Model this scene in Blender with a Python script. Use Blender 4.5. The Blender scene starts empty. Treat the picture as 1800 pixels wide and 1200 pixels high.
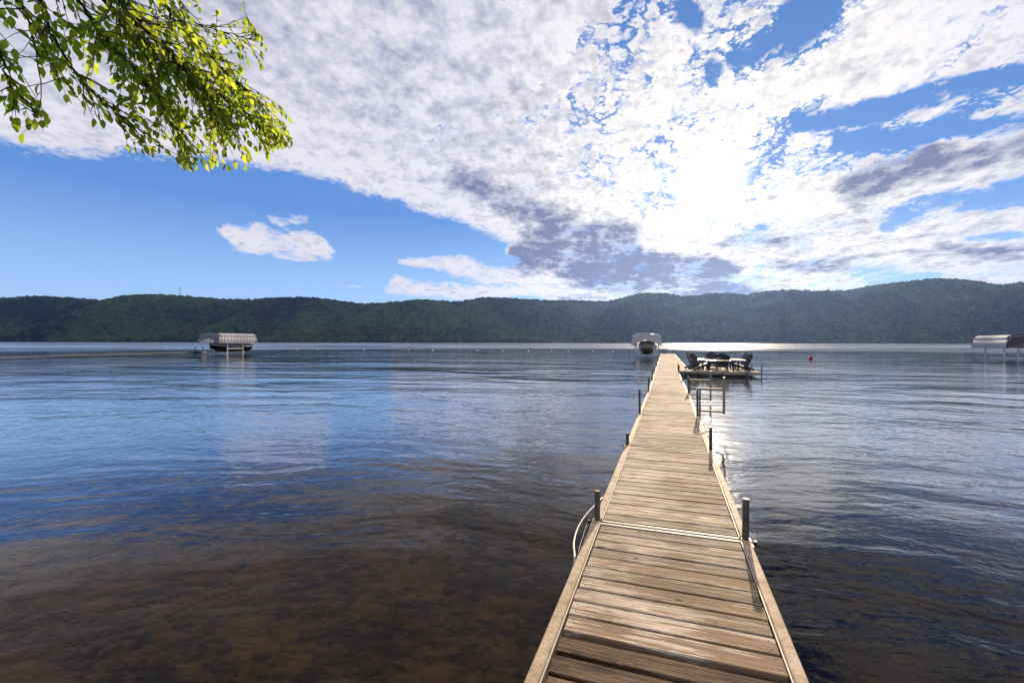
import bpy, bmesh, math, random
import numpy as np
from mathutils import Vector, Matrix, noise as mnoise

C = bpy.context.scene.collection
S = bpy.context.scene
R = math.radians
random.seed(7)
rng = np.random.default_rng(11)

# ------------------------------------------------------------------ camera
EYE = 1.84                     # eye height above the lake
ROLL = math.atan(3.4 / 1800)   # the horizon drops very slightly to the right
cd = bpy.data.cameras.new('camera')
cam = bpy.data.objects.new('camera', cd)
C.objects.link(cam)
cam.location = (0, 0, EYE)
cam.rotation_euler = (Matrix.Rotation(R(90), 3, 'X') @ Matrix.Rotation(ROLL, 3, 'Z')).to_euler()
cd.sensor_width = 36
cd.lens = 16
cd.shift_y = 1.4 / 1800
cd.clip_start = 0.05
cd.clip_end = 20000
S.camera = cam
S.view_settings.view_transform = 'Standard'
S.view_settings.look = 'None'
S.view_settings.exposure = 0.35
S.view_settings.gamma = 1
S.view_settings.use_curve_mapping = False
S.render.engine = 'CYCLES'
S.cycles.max_bounces = 8
S.cycles.transparent_max_bounces = 12
S.cycles.sample_clamp_indirect = 4.0
S.cycles.caustics_reflective = False
S.cycles.use_denoising = True


def ray(px, py):
    """unit-depth direction (X, 1, Z) of a photograph pixel (1800 x 1200)"""
    x = (px - 900) / 800
    z = (601.4 - py) / 800
    c, s = math.cos(ROLL), math.sin(ROLL)
    return x * c - z * s, x * s + z * c


def at(px, py, z):
    """where the line of sight through a pixel meets height z"""
    x, t = ray(px, py)
    Y = (z - EYE) / t
    return Vector((x * Y, Y, z))


def deep(px, py, Y):
    x, t = ray(px, py)
    return Vector((x * Y, Y, EYE + t * Y))


# ------------------------------------------------------------------ node maths
class E:
    """a scalar socket with arithmetic"""
    nt = None

    def __init__(self, s):
        self.s = s

    @staticmethod
    def m(op, *a, clamp=False):
        n = E.nt.nodes.new('ShaderNodeMath')
        n.operation = op
        n.use_clamp = clamp
        for i, v in enumerate(a):
            if isinstance(v, E):
                E.nt.links.new(v.s, n.inputs[i])
            else:
                n.inputs[i].default_value = v
        return E(n.outputs[0])

    def __add__(s, o): return E.m('ADD', s, o)
    __radd__ = __add__
    def __sub__(s, o): return E.m('SUBTRACT', s, o)
    def __rsub__(s, o): return E.m('SUBTRACT', o, s)
    def __mul__(s, o): return E.m('MULTIPLY', s, o)
    __rmul__ = __mul__
    def __truediv__(s, o): return E.m('DIVIDE', s, o)
    def __rtruediv__(s, o): return E.m('DIVIDE', o, s)
    def __neg__(s): return E.m('MULTIPLY', s, -1.0)
    def pow(s, p): return E.m('POWER', s, p)
    def max(s, o): return E.m('MAXIMUM', s, o)
    def min(s, o): return E.m('MINIMUM', s, o)
    def sat(s): return E.m('ADD', s, 0.0, clamp=True)
    def exp(s): return E.m('EXPONENT', s)
    def sqrt(s): return E.m('SQRT', s)
    def abs(s): return E.m('ABSOLUTE', s)
    def sin(s): return E.m('SINE', s)


def smooth(x, lo, hi, a=0.0, b=1.0):
    n = E.nt.nodes.new('ShaderNodeMapRange')
    n.interpolation_type = 'SMOOTHSTEP'
    E.nt.links.new(x.s, n.inputs[0])
    for i, v in zip((1, 2, 3, 4), (lo, hi, a, b)):
        if isinstance(v, E):
            E.nt.links.new(v.s, n.inputs[i])
        else:
            n.inputs[i].default_value = v
    return E(n.outputs[0])


def xyz(x, y, z=0.0):
    n = E.nt.nodes.new('ShaderNodeCombineXYZ')
    for i, v in enumerate((x, y, z)):
        if isinstance(v, E):
            E.nt.links.new(v.s, n.inputs[i])
        else:
            n.inputs[i].default_value = v
    return n.outputs[0]


def sep(v):
    n = E.nt.nodes.new('ShaderNodeSeparateXYZ')
    E.nt.links.new(v, n.inputs[0])
    return E(n.outputs[0]), E(n.outputs[1]), E(n.outputs[2])


def noise(v, scale, detail=4.0, rough=0.5, dist=0.0, dim='3D', kind=None):
    n = E.nt.nodes.new('ShaderNodeTexNoise')
    n.noise_dimensions = dim
    if kind:
        n.noise_type = kind
    E.nt.links.new(v, n.inputs['Vector'])
    n.inputs['Scale'].default_value = scale
    n.inputs['Detail'].default_value = detail
    n.inputs['Roughness'].default_value = rough
    n.inputs['Distortion'].default_value = dist
    return E(n.outputs[0])


def voronoi(v, scale, smoothness=0.6):
    n = E.nt.nodes.new('ShaderNodeTexVoronoi')
    n.voronoi_dimensions = '2D'
    n.feature = 'SMOOTH_F1'
    E.nt.links.new(v, n.inputs['Vector'])
    n.inputs['Scale'].default_value = scale
    n.inputs['Smoothness'].default_value = smoothness
    return E(n.outputs['Distance'])


def link_in(n, name, v):
    if isinstance(v, E):
        E.nt.links.new(v.s, n.inputs[name])
    elif isinstance(v, bpy.types.NodeSocket):
        E.nt.links.new(v, n.inputs[name])
    elif isinstance(v, (tuple, list)) and len(v) == 3 and n.inputs[name].type == 'RGBA':
        n.inputs[name].default_value = (*v, 1)
    else:
        n.inputs[name].default_value = v


def mix(f, a, b, mode='MIX'):
    n = E.nt.nodes.new('ShaderNodeMix')
    n.data_type = 'RGBA'
    n.blend_type = mode
    n.clamp_factor = True
    for i, v in ((0, f), (6, a), (7, b)):
        if isinstance(v, E):
            E.nt.links.new(v.s, n.inputs[i])
        elif isinstance(v, bpy.types.NodeSocket):
            E.nt.links.new(v, n.inputs[i])
        elif isinstance(v, (tuple, list)):
            n.inputs[i].default_value = (*v, 1)
        else:
            n.inputs[i].default_value = v
    return n.outputs[2]


def ramp(f, stops):
    n = E.nt.nodes.new('ShaderNodeValToRGB')
    el = n.color_ramp.elements
    while len(el) < len(stops):
        el.new(0.5)
    for e, (p, c) in zip(el, stops):
        e.position = p
        e.color = (*c, 1)
    E.nt.links.new(f.s, n.inputs[0])
    return n.outputs[0]


def curve(x, pts, lo, hi):
    """float curve through (x, y) points; y given in [lo, hi]"""
    x0, x1 = pts[0][0], pts[-1][0]
    n = E.nt.nodes.new('ShaderNodeFloatCurve')
    c = n.mapping.curves[0]
    q = [((a - x0) / (x1 - x0), (b - lo) / (hi - lo)) for a, b in pts]
    while len(c.points) < len(q):
        c.points.new(0.5, 0.5)
    for p, (a, b) in zip(c.points, q):
        p.location = (a, b)
        p.handle_type = 'AUTO_CLAMPED'
    n.mapping.update()
    E.nt.links.new(((x - x0) / (x1 - x0)).s, n.inputs['Value'])
    return E(n.outputs[0]) * (hi - lo) + lo


# ------------------------------------------------------------------ sky
SUN_AZ = math.atan2(350, 800)                     # to the right of straight ahead
SUN_EL = math.atan2(277, math.hypot(350, 800))
SUN = Vector((math.sin(SUN_AZ) * math.cos(SUN_EL), math.cos(SUN_AZ) * math.cos(SUN_EL), math.sin(SUN_EL)))

W = bpy.data.worlds.new('World')
S.world = W
W.use_nodes = True
nt = E.nt = W.node_tree
nt.nodes.clear()


def azel(px, py):
    x, z = ray(px, py)
    return math.atan(x), math.atan(z / math.hypot(1, x))


SKY_STRENGTH = 0.1
tc = nt.nodes.new('ShaderNodeTexCoord')
dirv = tc.outputs['Generated']
dx, dy, dz = sep(dirv)
sky = nt.nodes.new('ShaderNodeTexSky')
sky.sky_type = 'NISHITA'
sky.sun_disc = False
sky.sun_elevation = SUN_EL
sky.sun_rotation = SUN_AZ
sky.altitude = 300
sky.air_density = 1.0
sky.dust_density = 0.1
sky.ozone_density = 2.5
az = E.m('ARCTAN2', dx, dy)
el = E.m('ARCSINE', dz.max(-1.0).min(1.0))
elp = el.max(0.0)
cosang = dx * SUN.x + dy * SUN.y + dz * SUN.z
ang = E.m('ARCCOSINE', cosang.min(1.0).max(-1.0))           # angle from the sun, radians

# the cloud sheet is a plane overhead: its texture shrinks towards the horizon
zz = dz.max(0.0) + 0.17
u, v = dx / zz, dy / zz
ca, sa = math.cos(R(9)), math.sin(R(9))
across, along = u * ca - v * sa, u * sa + v * ca
sheet = xyz(across, along * 0.85, 0.0)
streak = xyz(across, along * 0.30, 3.3)
nA = noise(sheet, 1.15, 3, 0.5, 0.3)             # big lumps
nB = noise(sheet, 4.2, 9, 0.64, 0.15)            # clumps with frayed edges
nC = noise(sheet, 15.0, 6, 0.62, 0.15)            # small flocks
nD = noise(streak, 5.5, 8, 0.60, 0.6)            # drawn-out streaks
warp = xyz(across * 1.0, along * 1.0, 7.7)
w1 = noise(warp, 1.7, 5, 0.58) - 0.5
w2 = noise(xyz(u, v, 19.1), 1.7, 5, 0.58) - 0.5
azw = az + w1 * 0.16
elw = el + w2 * 0.075


def seg(p, q, w, core=0.15):
    """soft lens round the line from pixel p to q; 1 on the line, 0 beyond w radians"""
    a, b = azel(*p), azel(*q)
    ex, ey = b[0] - a[0], b[1] - a[1]
    L2 = max(ex * ex + ey * ey, 1e-6)
    rx, ry = azw - a[0], elw - a[1]
    t = ((rx * ex + ry * ey) / L2).sat()
    ddx, ddy = rx - t * ex, ry - t * ey
    d = (ddx * ddx + ddy * ddy).sqrt()
    return smooth(d, w * core, w, 1.0, 0.0)


def union(*a):
    r = a[0]
    for b in a[1:]:
        r = r.max(b)
    return r


# lower edge of the great bank of cloud, as elevation over azimuth
edge = curve(az, [(R(-180), R(20)), (R(-70), R(16)), (R(-48), R(16.2)), (R(-37), R(17.6)), (R(-28), R(18.2)), (R(-20.5), R(17.5)),
                  (R(-12), R(15.9)), (R(-4), R(13.6)), (R(1), R(11.2)), (R(4), R(8.0)), (R(7), R(-3)), (R(40), R(-3)), (R(75), R(4)), (R(180), R(20))],
             R(-10), R(30))
d_edge = (elw * 0.75 + el * 0.25) - edge
bank = smooth(d_edge, R(-1.2), R(2.2))

left = smooth(az, R(-8), R(16), 1.0, 0.0)
right = smooth(az, R(2), R(30))
base = 0.31 + left * 0.41 - right * 0.02 + smooth(ang, R(3), R(14), 0.03, 0.0)
blue = union(seg((1450, -60), (1415, 50), R(3.6)), seg((1410, 50), (1300, 108), R(1.7)) * 0.9,
             seg((1840, 122), (1660, 156), R(1.5)), seg((1660, 160), (1395, 218), R(1.25)) * 0.95,
             seg((1850, 214), (1480, 242), R(1.35)) * 0.95, seg((1840, 318), (1650, 350), R(1.7)),
             seg((1650, 352), (1560, 392), R(1.1)) * 0.8, seg((1660, 470), (1500, 486), R(1.3)) * 0.6,
             seg((1800, 408), (1700, 414), R(1.2)) * 0.8,
             seg((1190, 20), (1215, 45), R(1.5)) * 0.8, seg((1250, 120), (1275, 132), R(1.3)) * 0.7)
puff = union(seg((1540, 50), (1800, 10), R(4.2)), seg((1290, 160), (1600, 120), R(2.6)), seg((1600, 118), (1800, 75), R(2.0)) * 0.8, seg((1650, 172), (1785, 142), R(1.5)), seg((1440, 350), (1560, 318), R(3.0)), seg((1560, 318), (1840, 256), R(2.6)),
             seg((1560, 415), (1720, 400), R(1.5)), seg((1560, 455), (1840, 425), R(1.8)), seg((1740, 390), (1840, 372), R(1.7)), seg((1640, 350), (1690, 352), R(1.3)))
low = union(seg((400, 418), (560, 432), R(2.1)) * 1.08, seg((440, 408), (520, 428), R(2.0)) * 1.0, seg((470, 392), (545, 394), R(1.0)) * 0.72, seg((480, 448), (545, 450), R(0.9)) * 0.8,
            seg((715, 460), (820, 466), R(1.7)), seg((790, 466), (985, 496), R(2.7)), seg((700, 508), (1060, 516), R(1.9)) * 1.05, seg((850, 478), (1000, 500), R(2.6)), seg((735, 452), (800, 456), R(1.2)) * 0.9,
            seg((590, 493), (640, 499), R(0.55)) * 0.6, seg((905, 440), (1040, 430), R(2.0)), seg((930, 455), (1330, 505), R(2.4)),
            seg((1300, 505), (1520, 495), R(1.5)) * 0.8)
nF = noise(sheet, 46.0, 3, 0.6)
fray = nB * 0.34 + nC * 0.42 + nF * 0.24 - 0.5
frayR = nD * 0.52 + nB * 0.18 + nC * 0.18 + nF * 0.12 - 0.5
fr = fray * (0.62 - right * 0.47) + frayR * (0.38 + right * 0.47)
crk = noise(sheet, 9.0, 7, 0.66, 0.25)
crack = smooth((crk - 0.5).abs(), 0.0, 0.055, 1.0, 0.0) * smooth(noise(sheet, 3.1, 3, 0.55) + smooth(az, R(-20), R(20)) * 0.08, 0.40, 0.66)
D_bank = base + fr * (3.1 + right * 1.1) + (nA - 0.5) * 0.5 - blue * 0.66 + puff * 0.40 - crack * 0.47 * smooth(el, R(12), R(24), 0.25, 1.0)
D_bank = D_bank - (1.0 - bank) * (1.5 - smooth(d_edge, R(-4), R(0), 0.0, 0.45))
D_low = low * 0.98 - 0.60 + (nD - 0.5) * 1.5 + fray * 2.0
thick = D_bank.max(D_low)
cl = smooth(thick, -0.15, 0.40)
cl = cl.pow(0.85)

# grey undersides
dark = union(seg((800, 315), (870, 345), R(2.2)) * 0.75, seg((870, 350), (1000, 390), R(2.6)) * 0.9, seg((925, 446), (1100, 448), R(3.0), 0.4), seg((1010, 468), (1260, 484), R(3.3), 0.4), seg((930, 410), (1100, 405), R(2.6)) * 0.8, 
             seg((1200, 500), (1340, 512), R(1.6)) * 0.7, seg((1520, 322), (1620, 290), R(2.6), 0.25), seg((1620, 290), (1840, 258), R(1.6)) * 0.75,
             seg((1290, 415), (1400, 440), R(1.8)) * 0.35, seg((1640, 440), (1720, 445), R(1.0)) * 0.4, seg((1000, 420), (1120, 400), R(1.8)) * 0.45)
cells = noise(sheet, 8.5, 5, 0.58, 0.15)
dark = (dark * (0.80 + (nB - 0.46) * 1.1 + (nD - 0.5) * 1.3)).sat()
lowstreak = noise(xyz(az * 1.0, el * 5.5, 2.2), 7.0, 6, 0.6, 0.3)
shade = dark * 1.05 + smooth(lowstreak, 0.47, 0.70) * smooth(el, R(3), R(19), 1.0, 0.0) * (1.0 - left) + (cells - 0.5) * 0.9 + (nC - 0.5) * 1.7 + (nF - 0.5) * 0.7 + left * 0.20 - smooth(d_edge, R(0), R(9), 0.22, 0.0) + 0.02 - dark * 0.0
shade = shade + (nD - 0.5) * 1.1 * right
shade = (shade + (nA - 0.5) * 0.5 + smooth(thick, 0.0, 0.5, -0.12, 0.05)).sat()

near = (ang * (-1.0 / R(9.0))).exp()
tight = (ang * ang * (-1.0 / (R(2.2) ** 2))).exp()
white_gain = (0.86 + near) / SKY_STRENGTH
cl_col = mix(shade, (0.88, 0.86, 0.95), (0.195, 0.225, 0.40))
cl_warm = mix(smooth(ang, R(3), R(34), 1.0, 0.0), cl_col, mix(shade, (1.0, 0.93, 0.82), (0.20, 0.21, 0.31)))
sc = nt.nodes.new('ShaderNodeVectorMath'); sc.operation = 'SCALE'
white_gain = (0.73 + near * 0.70 * (1.0 - (shade * 1.1).min(1.0) * 0.80)) / SKY_STRENGTH
nt.links.new(cl_warm, sc.inputs[0]); nt.links.new(white_gain.s, sc.inputs['Scale'])
# clear air: the sky model, a little deeper as it is in the photograph
air = ramp((el * (1 / R(45))).sat(), [(0.0, (0.47, 0.63, 0.90)), (0.13, (0.30, 0.50, 0.85)), (0.33, (0.098, 0.25, 0.63)), (0.62, (0.072, 0.19, 0.50)), (1.0, (0.06, 0.16, 0.44))])
airs = nt.nodes.new('ShaderNodeVectorMath'); airs.operation = 'SCALE'
nt.links.new(air, airs.inputs[0]); airs.inputs['Scale'].default_value = 0.94 / SKY_STRENGTH
clear = mix(0.93, sky.outputs[0], airs.outputs[0])
allsky = mix(cl, clear, sc.outputs[0])
glow = tight * (5.0 / SKY_STRENGTH) + near * (0.02 / SKY_STRENGTH)
gl = nt.nodes.new('ShaderNodeVectorMath'); gl.operation = 'SCALE'
gl.inputs[0].default_value = (1.0, 0.95, 0.88)
nt.links.new(glow.s, gl.inputs['Scale'])
ad = nt.nodes.new('ShaderNodeVectorMath'); ad.operation = 'ADD'
nt.links.new(allsky, ad.inputs[0]); nt.links.new(gl.outputs[0], ad.inputs[1])
bg = nt.nodes.new('ShaderNodeBackground')
bg.inputs[1].default_value = SKY_STRENGTH
nt.links.new(ad.outputs[0], bg.inputs[0])
wo = nt.nodes.new('ShaderNodeOutputWorld')
nt.links.new(bg.outputs[0], wo.inputs[0])
W.cycles.sampling_method = 'MANUAL'
W.cycles.sample_map_resolution = 1024

# ------------------------------------------------------------------ sun
sd = bpy.data.lights.new('sun', 'SUN')
sd.energy = 5.0
sd.angle = R(0.55)
sd.color = (1.0, 0.81, 0.58)
sun = bpy.data.objects.new('sun', sd)
C.objects.link(sun)
sun.rotation_euler = (-SUN).to_track_quat('-Z', 'Y').to_euler()
sun.location = (60, 60, 60)
#==SKY_END

# ------------------------------------------------------------------ materials
def material(name):
    m = bpy.data.materials.new(name)
    m.use_nodes = True
    E.nt = m.node_tree
    m.node_tree.nodes.clear()
    o = m.node_tree.nodes.new('ShaderNodeOutputMaterial')
    return m, o


def node(kind, **kw):
    n = E.nt.nodes.new(kind)
    for k, v in kw.items():
        setattr(n, k, v)
    return n


def coords(which='Object'):
    return node('ShaderNodeTexCoord').outputs[which]


def position():
    return node('ShaderNodeNewGeometry').outputs['Position']


def rnd():
    return E(node('ShaderNodeObjectInfo').outputs['Random'])


def scaled(vec, sx, sy, sz, off=None):
    x, y, z = sep(vec)
    x, y, z = x * sx, y * sy, z * sz
    if off is not None:
        x, y, z = x + off * 37.0, y + off * 91.0, z + off * 13.0
    return xyz(x, y, z)


def bump(h, strength=1.0, distance=1.0):
    n = node('ShaderNodeBump')
    n.inputs['Strength'].default_value = strength
    n.inputs['Distance'].default_value = distance
    E.nt.links.new(h.s, n.inputs['Height'])
    return n.outputs[0]


def principled(out, color, rough=0.6, metallic=0.0, spec=0.5, normal=None):
    p = node('ShaderNodeBsdfPrincipled')
    link_in(p, 'Base Color', color)
    link_in(p, 'Roughness', rough)
    link_in(p, 'Metallic', metallic)
    link_in(p, 'Specular IOR Level', spec)
    if normal is not None:
        E.nt.links.new(normal, p.inputs['Normal'])
    E.nt.links.new(p.outputs[0], out.inputs[0])
    return p


def wood(name, base_lo, base_hi, stain, stain_amt, grain_bump=0.0025, groove=0.75, rough=0.84):
    """weathered plank; grain runs along local x"""
    m, o = material(name)
    r = rnd()
    c = coords()
    g1 = noise(scaled(c, 2.2, 34, 20, r), 1.0, 6, 0.62, 0.5)            # long fibres
    g2 = noise(scaled(c, 7.0, 190, 60, r), 1.0, 3, 0.6, 0.2)           # fine grain
    knots = noise(scaled(c, 3.5, 9.0, 4, r), 1.0, 4, 0.6, 1.2)
    patch = noise(position(), 1.1, 5, 0.62, 0.4)                        # damp, dirty patches over many boards
    patch2 = noise(scaled(position(), 1.0, 3.2, 1.0), 2.3, 6, 0.66, 0.3)
    g3 = noise(scaled(c, 1.1, 60, 30, r), 1.0, 5, 0.7, 0.3)
    tone = (g1 * 0.45 + g2 * 0.25 + g3 * 0.30 - 0.5) * 4.2 + 0.66 + (r - 0.5) * 0.62
    col = mix(tone.sat(), base_lo, base_hi)
    st = smooth(patch * 0.75 + patch2 * 0.5 + knots * 0.15 + (r - 0.5) * 0.16 + (g1 - 0.5) * 0.8 + (g3 - 0.5) * 1.0, 0.645, 0.79) * stain_amt
    col = mix(st, col, mix(1.0, col, stain, 'MULTIPLY'))
    line = smooth(g1, 0.60, 0.72) * smooth(knots, 0.40, 0.6) * groove
    col = mix(line, col, (0.035, 0.024, 0.016))
    kn = smooth(noise(scaled(c, 9, 14, 5, r), 1.0, 1, 0.4, 0.3), 0.73, 0.80)
    col = mix(kn * 0.85, col, (0.03, 0.02, 0.014))
    ox, oy, oz = sep(c)
    screw = smooth((((ox.abs() - 0.50) * 1.0).pow(2.0) + ((oy.abs() - 0.036) * 1.0).pow(2.0)).sqrt(), 0.0035, 0.0065, 1.0, 0.0)
    col = mix(screw * 0.85, col, (0.03, 0.022, 0.016))
    h = g1 * 1.0 + g2 * 0.45 + g3 * 0.5 - line * 0.9 - kn * 0.5
    principled(o, col, rough, 0.0, 0.27, bump(h, 1.0, grain_bump))
    return m


M = {}
M['plank'] = wood('weathered_plank', (0.085, 0.055, 0.032), (0.80, 0.66, 0.475), (0.33, 0.25, 0.18), 0.95)
M['plank_far'] = M['plank']
M['old_plank'] = wood('dark_old_plank', (0.014, 0.008, 0.0045), (0.27, 0.165, 0.088), (0.26, 0.19, 0.13), 0.92, 0.006, 0.9)

m, o = material('tan_rail')
c = position()
n1 = noise(c, 9, 6, 0.65)
n2 = noise(c, 55, 4, 0.6)
col = mix(smooth(n1 * 0.6 + n2 * 0.4, 0.35, 0.65), (0.30, 0.205, 0.115), (0.60, 0.465, 0.30))
principled(o, col, 0.72, 0.0, 0.25, bump(n2, 0.4, 0.002))
M['rail'] = m

m, o = material('bright_metal')
n1 = noise(position(), 30, 4, 0.6)
principled(o, mix(n1, (0.42, 0.36, 0.27), (0.62, 0.55, 0.43)), 0.6, 0.15, 0.35)
M['strip'] = m

m, o = material('post_metal')
n1 = noise(position(), 14, 5, 0.65)
n2 = noise(position(), 60, 3, 0.6)
principled(o, mix(smooth(n1 * 0.6 + n2 * 0.4, 0.38, 0.62), (0.055, 0.050, 0.034), (0.125, 0.112, 0.082)), 0.55, 0.15, 0.45)
M['post'] = m

m, o = material('tan_pipe')
n1 = noise(position(), 20, 5, 0.6)
principled(o, mix(n1, (0.22, 0.18, 0.11), (0.42, 0.35, 0.23)), 0.45, 0.3, 0.5)
M['pipe'] = m

m, o = material('dark_metal')
n1 = noise(position(), 25, 4, 0.6)
principled(o, mix(n1, (0.018, 0.017, 0.016), (0.055, 0.05, 0.045)), 0.45, 0.5)
M['dark'] = m

m, o = material('aluminium')
n1 = noise(position(), 6, 4, 0.6)
principled(o, mix(n1, (0.42, 0.41, 0.40), (0.62, 0.60, 0.57)), 0.38, 0.7)
M['alu'] = m

m, o = material('rusty_chain')
n1 = noise(position(), 40, 4, 0.6)
principled(o, mix(n1, (0.05, 0.035, 0.018), (0.16, 0.12, 0.06)), 0.6, 0.4)
M['chain'] = m

m, o = material('weed')
n1 = noise(position(), 70, 3, 0.6)
principled(o, mix(n1, (0.04, 0.032, 0.012), (0.14, 0.12, 0.045)), 0.7)
M['weed'] = m


def fabric(name, a, b, trans, rough=0.75, spec=0.3):
    m, o = material(name)
    n1 = noise(position(), 2.4, 6, 0.6)
    n2 = noise(position(), 40, 2, 0.5)
    col = mix(n1, a, b)
    p = node('ShaderNodeBsdfPrincipled')
    link_in(p, 'Base Color', col)
    link_in(p, 'Roughness', rough)
    link_in(p, 'Specular IOR Level', spec)
    nb = bump(n1 * 0.4 + n2 * 0.05, 0.5, 0.05)
    E.nt.links.new(nb, p.inputs['Normal'])
    t = node('ShaderNodeBsdfTranslucent')
    link_in(t, 'Color', col)
    E.nt.links.new(nb, t.inputs['Normal'])
    mx = node('ShaderNodeMixShader')
    mx.inputs[0].default_value = trans
    E.nt.links.new(p.outputs[0], mx.inputs[1])
    E.nt.links.new(t.outputs[0], mx.inputs[2])
    E.nt.links.new(mx.outputs[0], o.inputs[0])
    return m


M['canvas_tan'] = fabric('tan_canvas', (0.90, 0.84, 0.77), (0.97, 0.93, 0.87), 0.55)
M['canvas_shaded'] = fabric('shaded_tan_canvas', (0.13, 0.14, 0.17), (0.22, 0.225, 0.25), 0.12)  # canopy ends: same fabric as the tan sides, their shade put into the colour
M['canvas_silver'] = fabric('silver_canvas', (0.60, 0.61, 0.60), (0.76, 0.75, 0.70), 0.50)
M['canvas_maroon'] = fabric('maroon_canvas', (0.045, 0.022, 0.030), (0.085, 0.045, 0.055), 0.10, 0.45, 0.5)
M['canvas_grey'] = fabric('pale_grey_canvas', (0.46, 0.47, 0.52), (0.58, 0.58, 0.63), 0.25, 0.5, 0.5)


def plain(name, a, b, scale=3.0, rough=0.5, metallic=0.0, spec=0.5, coat=0.0):
    m, o = material(name)
    n1 = noise(position(), scale, 5, 0.6)
    p = principled(o, mix(n1, a, b), rough, metallic, spec)
    p.inputs['Coat Weight'].default_value = coat
    return m


M['hull_dark'] = plain('dark_hull', (0.010, 0.011, 0.016), (0.025, 0.026, 0.034), 2, 0.25, coat=0.3)
M['hull_brown'] = plain('brown_hull', (0.085, 0.055, 0.032), (0.15, 0.105, 0.062), 2, 0.3, coat=0.3)
M['white_gel'] = plain('white_gelcoat', (0.66, 0.66, 0.67), (0.78, 0.78, 0.77), 2, 0.3)
M['glass_dark'] = plain('smoked_glass', (0.02, 0.022, 0.026), (0.03, 0.032, 0.036), 1, 0.08)
M['vinyl'] = plain('tan_vinyl', (0.42, 0.31, 0.18), (0.52, 0.40, 0.24), 5, 0.5)
M['chair'] = plain('dark_chair_plastic', (0.018, 0.018, 0.020), (0.032, 0.031, 0.033), 6, 0.42)
M['chair_blue'] = plain('navy_chair_plastic', (0.022, 0.026, 0.045), (0.036, 0.040, 0.065), 6, 0.42)
M['table'] = plain('table_top', (0.36, 0.33, 0.28), (0.46, 0.42, 0.36), 6, 0.4)
M['red'] = plain('red_plastic', (0.40, 0.012, 0.018), (0.52, 0.02, 0.025), 4, 0.35)
M['white_float'] = plain('white_float', (0.72, 0.72, 0.72), (0.80, 0.80, 0.80), 4, 0.4)
M['hose'] = plain('pale_edge_strip', (0.46, 0.40, 0.30), (0.60, 0.53, 0.42), 15, 0.45)
M['wheel_red'] = plain('dull_red_paint', (0.14, 0.025, 0.03), (0.19, 0.04, 0.04), 8, 0.5)
M['pier'] = plain('weathered_pier_side', (0.17, 0.12, 0.08), (0.30, 0.22, 0.15), 3, 0.8)
M['mast'] = plain('mast_steel', (0.10, 0.10, 0.11), (0.16, 0.16, 0.17), 2, 0.5, 0.4)

# leaves: thin, backlit
m, o = material('leaf')
r = rnd()
oc = node('ShaderNodeAttribute', attribute_name='tone')
tone = E(oc.outputs['Fac'])
col = mix(tone, (0.045, 0.085, 0.012), (0.115, 0.165, 0.020))
tcol = mix(tone, (0.25, 0.38, 0.020), (0.64, 0.73, 0.050))
p = node('ShaderNodeBsdfPrincipled')
link_in(p, 'Base Color', col)
link_in(p, 'Roughness', 0.42)
link_in(p, 'Specular IOR Level', 0.45)
t = node('ShaderNodeBsdfTranslucent')
link_in(t, 'Color', tcol)
mx = node('ShaderNodeMixShader')
mx.inputs[0].default_value = 0.75
E.nt.links.new(p.outputs[0], mx.inputs[1])
E.nt.links.new(t.outputs[0], mx.inputs[2])
E.nt.links.new(mx.outputs[0], o.inputs[0])
M['leaf'] = m

m, o = material('bark')
n1 = noise(scaled(position(), 1, 1, 0.35), 22, 6, 0.65)
principled(o, mix(n1, (0.022, 0.016, 0.011), (0.085, 0.066, 0.048)), 0.85, 0, 0.3, bump(n1, 1.0, 0.012))
M['bark'] = m

# forest seen from afar
m, o = material('forest_crown')
at_ = node('ShaderNodeAttribute', attribute_type='INSTANCER', attribute_name='tone')
tn = E(at_.outputs['Fac'])
n1 = noise(position(), 0.35, 3, 0.6)
n2 = noise(position(), 0.004, 3, 0.6)
col = mix((tn * 0.8 + (n2 - 0.5) * 4.2 + (n1 - 0.5) * 0.8).sat(), (0.005, 0.013, 0.007), (0.100, 0.142, 0.030))
p = principled(o, col, 0.85, 0, 0.15)
t = node('ShaderNodeBsdfTranslucent')
link_in(t, 'Color', col)
mx = node('ShaderNodeMixShader')
mx.inputs[0].default_value = 0.3
E.nt.links.new(p.outputs[0], mx.inputs[1])
E.nt.links.new(t.outputs[0], mx.inputs[2])
E.nt.links.new(mx.outputs[0], o.inputs[0])
M['forest'] = m

m, o = material('hill_soil')
n1 = noise(position(), 0.02, 6, 0.6)
principled(o, mix(n1, (0.015, 0.026, 0.010), (0.04, 0.05, 0.022)), 0.95, 0, 0.1)
M['hill'] = m

# lake bed and bank
m, o = material('lake_bed')
c = position()
n1 = noise(c, 1.3, 6, 0.66, 0.3)
n2 = noise(scaled(c, 1.0, 2.0, 1.0), 5.0, 5, 0.68, 0.4)
col = mix(smooth(n1 * 0.5 + n2 * 0.5, 0.40, 0.60), (0.026, 0.016, 0.006), (0.25, 0.155, 0.052))
zc = sep(c)[2]
gr = noise(c, 8, 6, 0.7)
col = mix(smooth(zc + (n2 - 0.5) * 0.2, 0.15, 0.45), col, mix(gr, (0.03, 0.055, 0.014), (0.085, 0.12, 0.035)))
principled(o, col, 0.9, 0, 0.2, bump(n2, 0.8, 0.05))
M['bed'] = m
m, o = material('bed_stone')
n1 = noise(position(), 7, 5, 0.6)
principled(o, mix(n1, (0.030, 0.018, 0.008), (0.20, 0.12, 0.045)), 0.85, 0, 0.2)
M['stone'] = m

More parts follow.
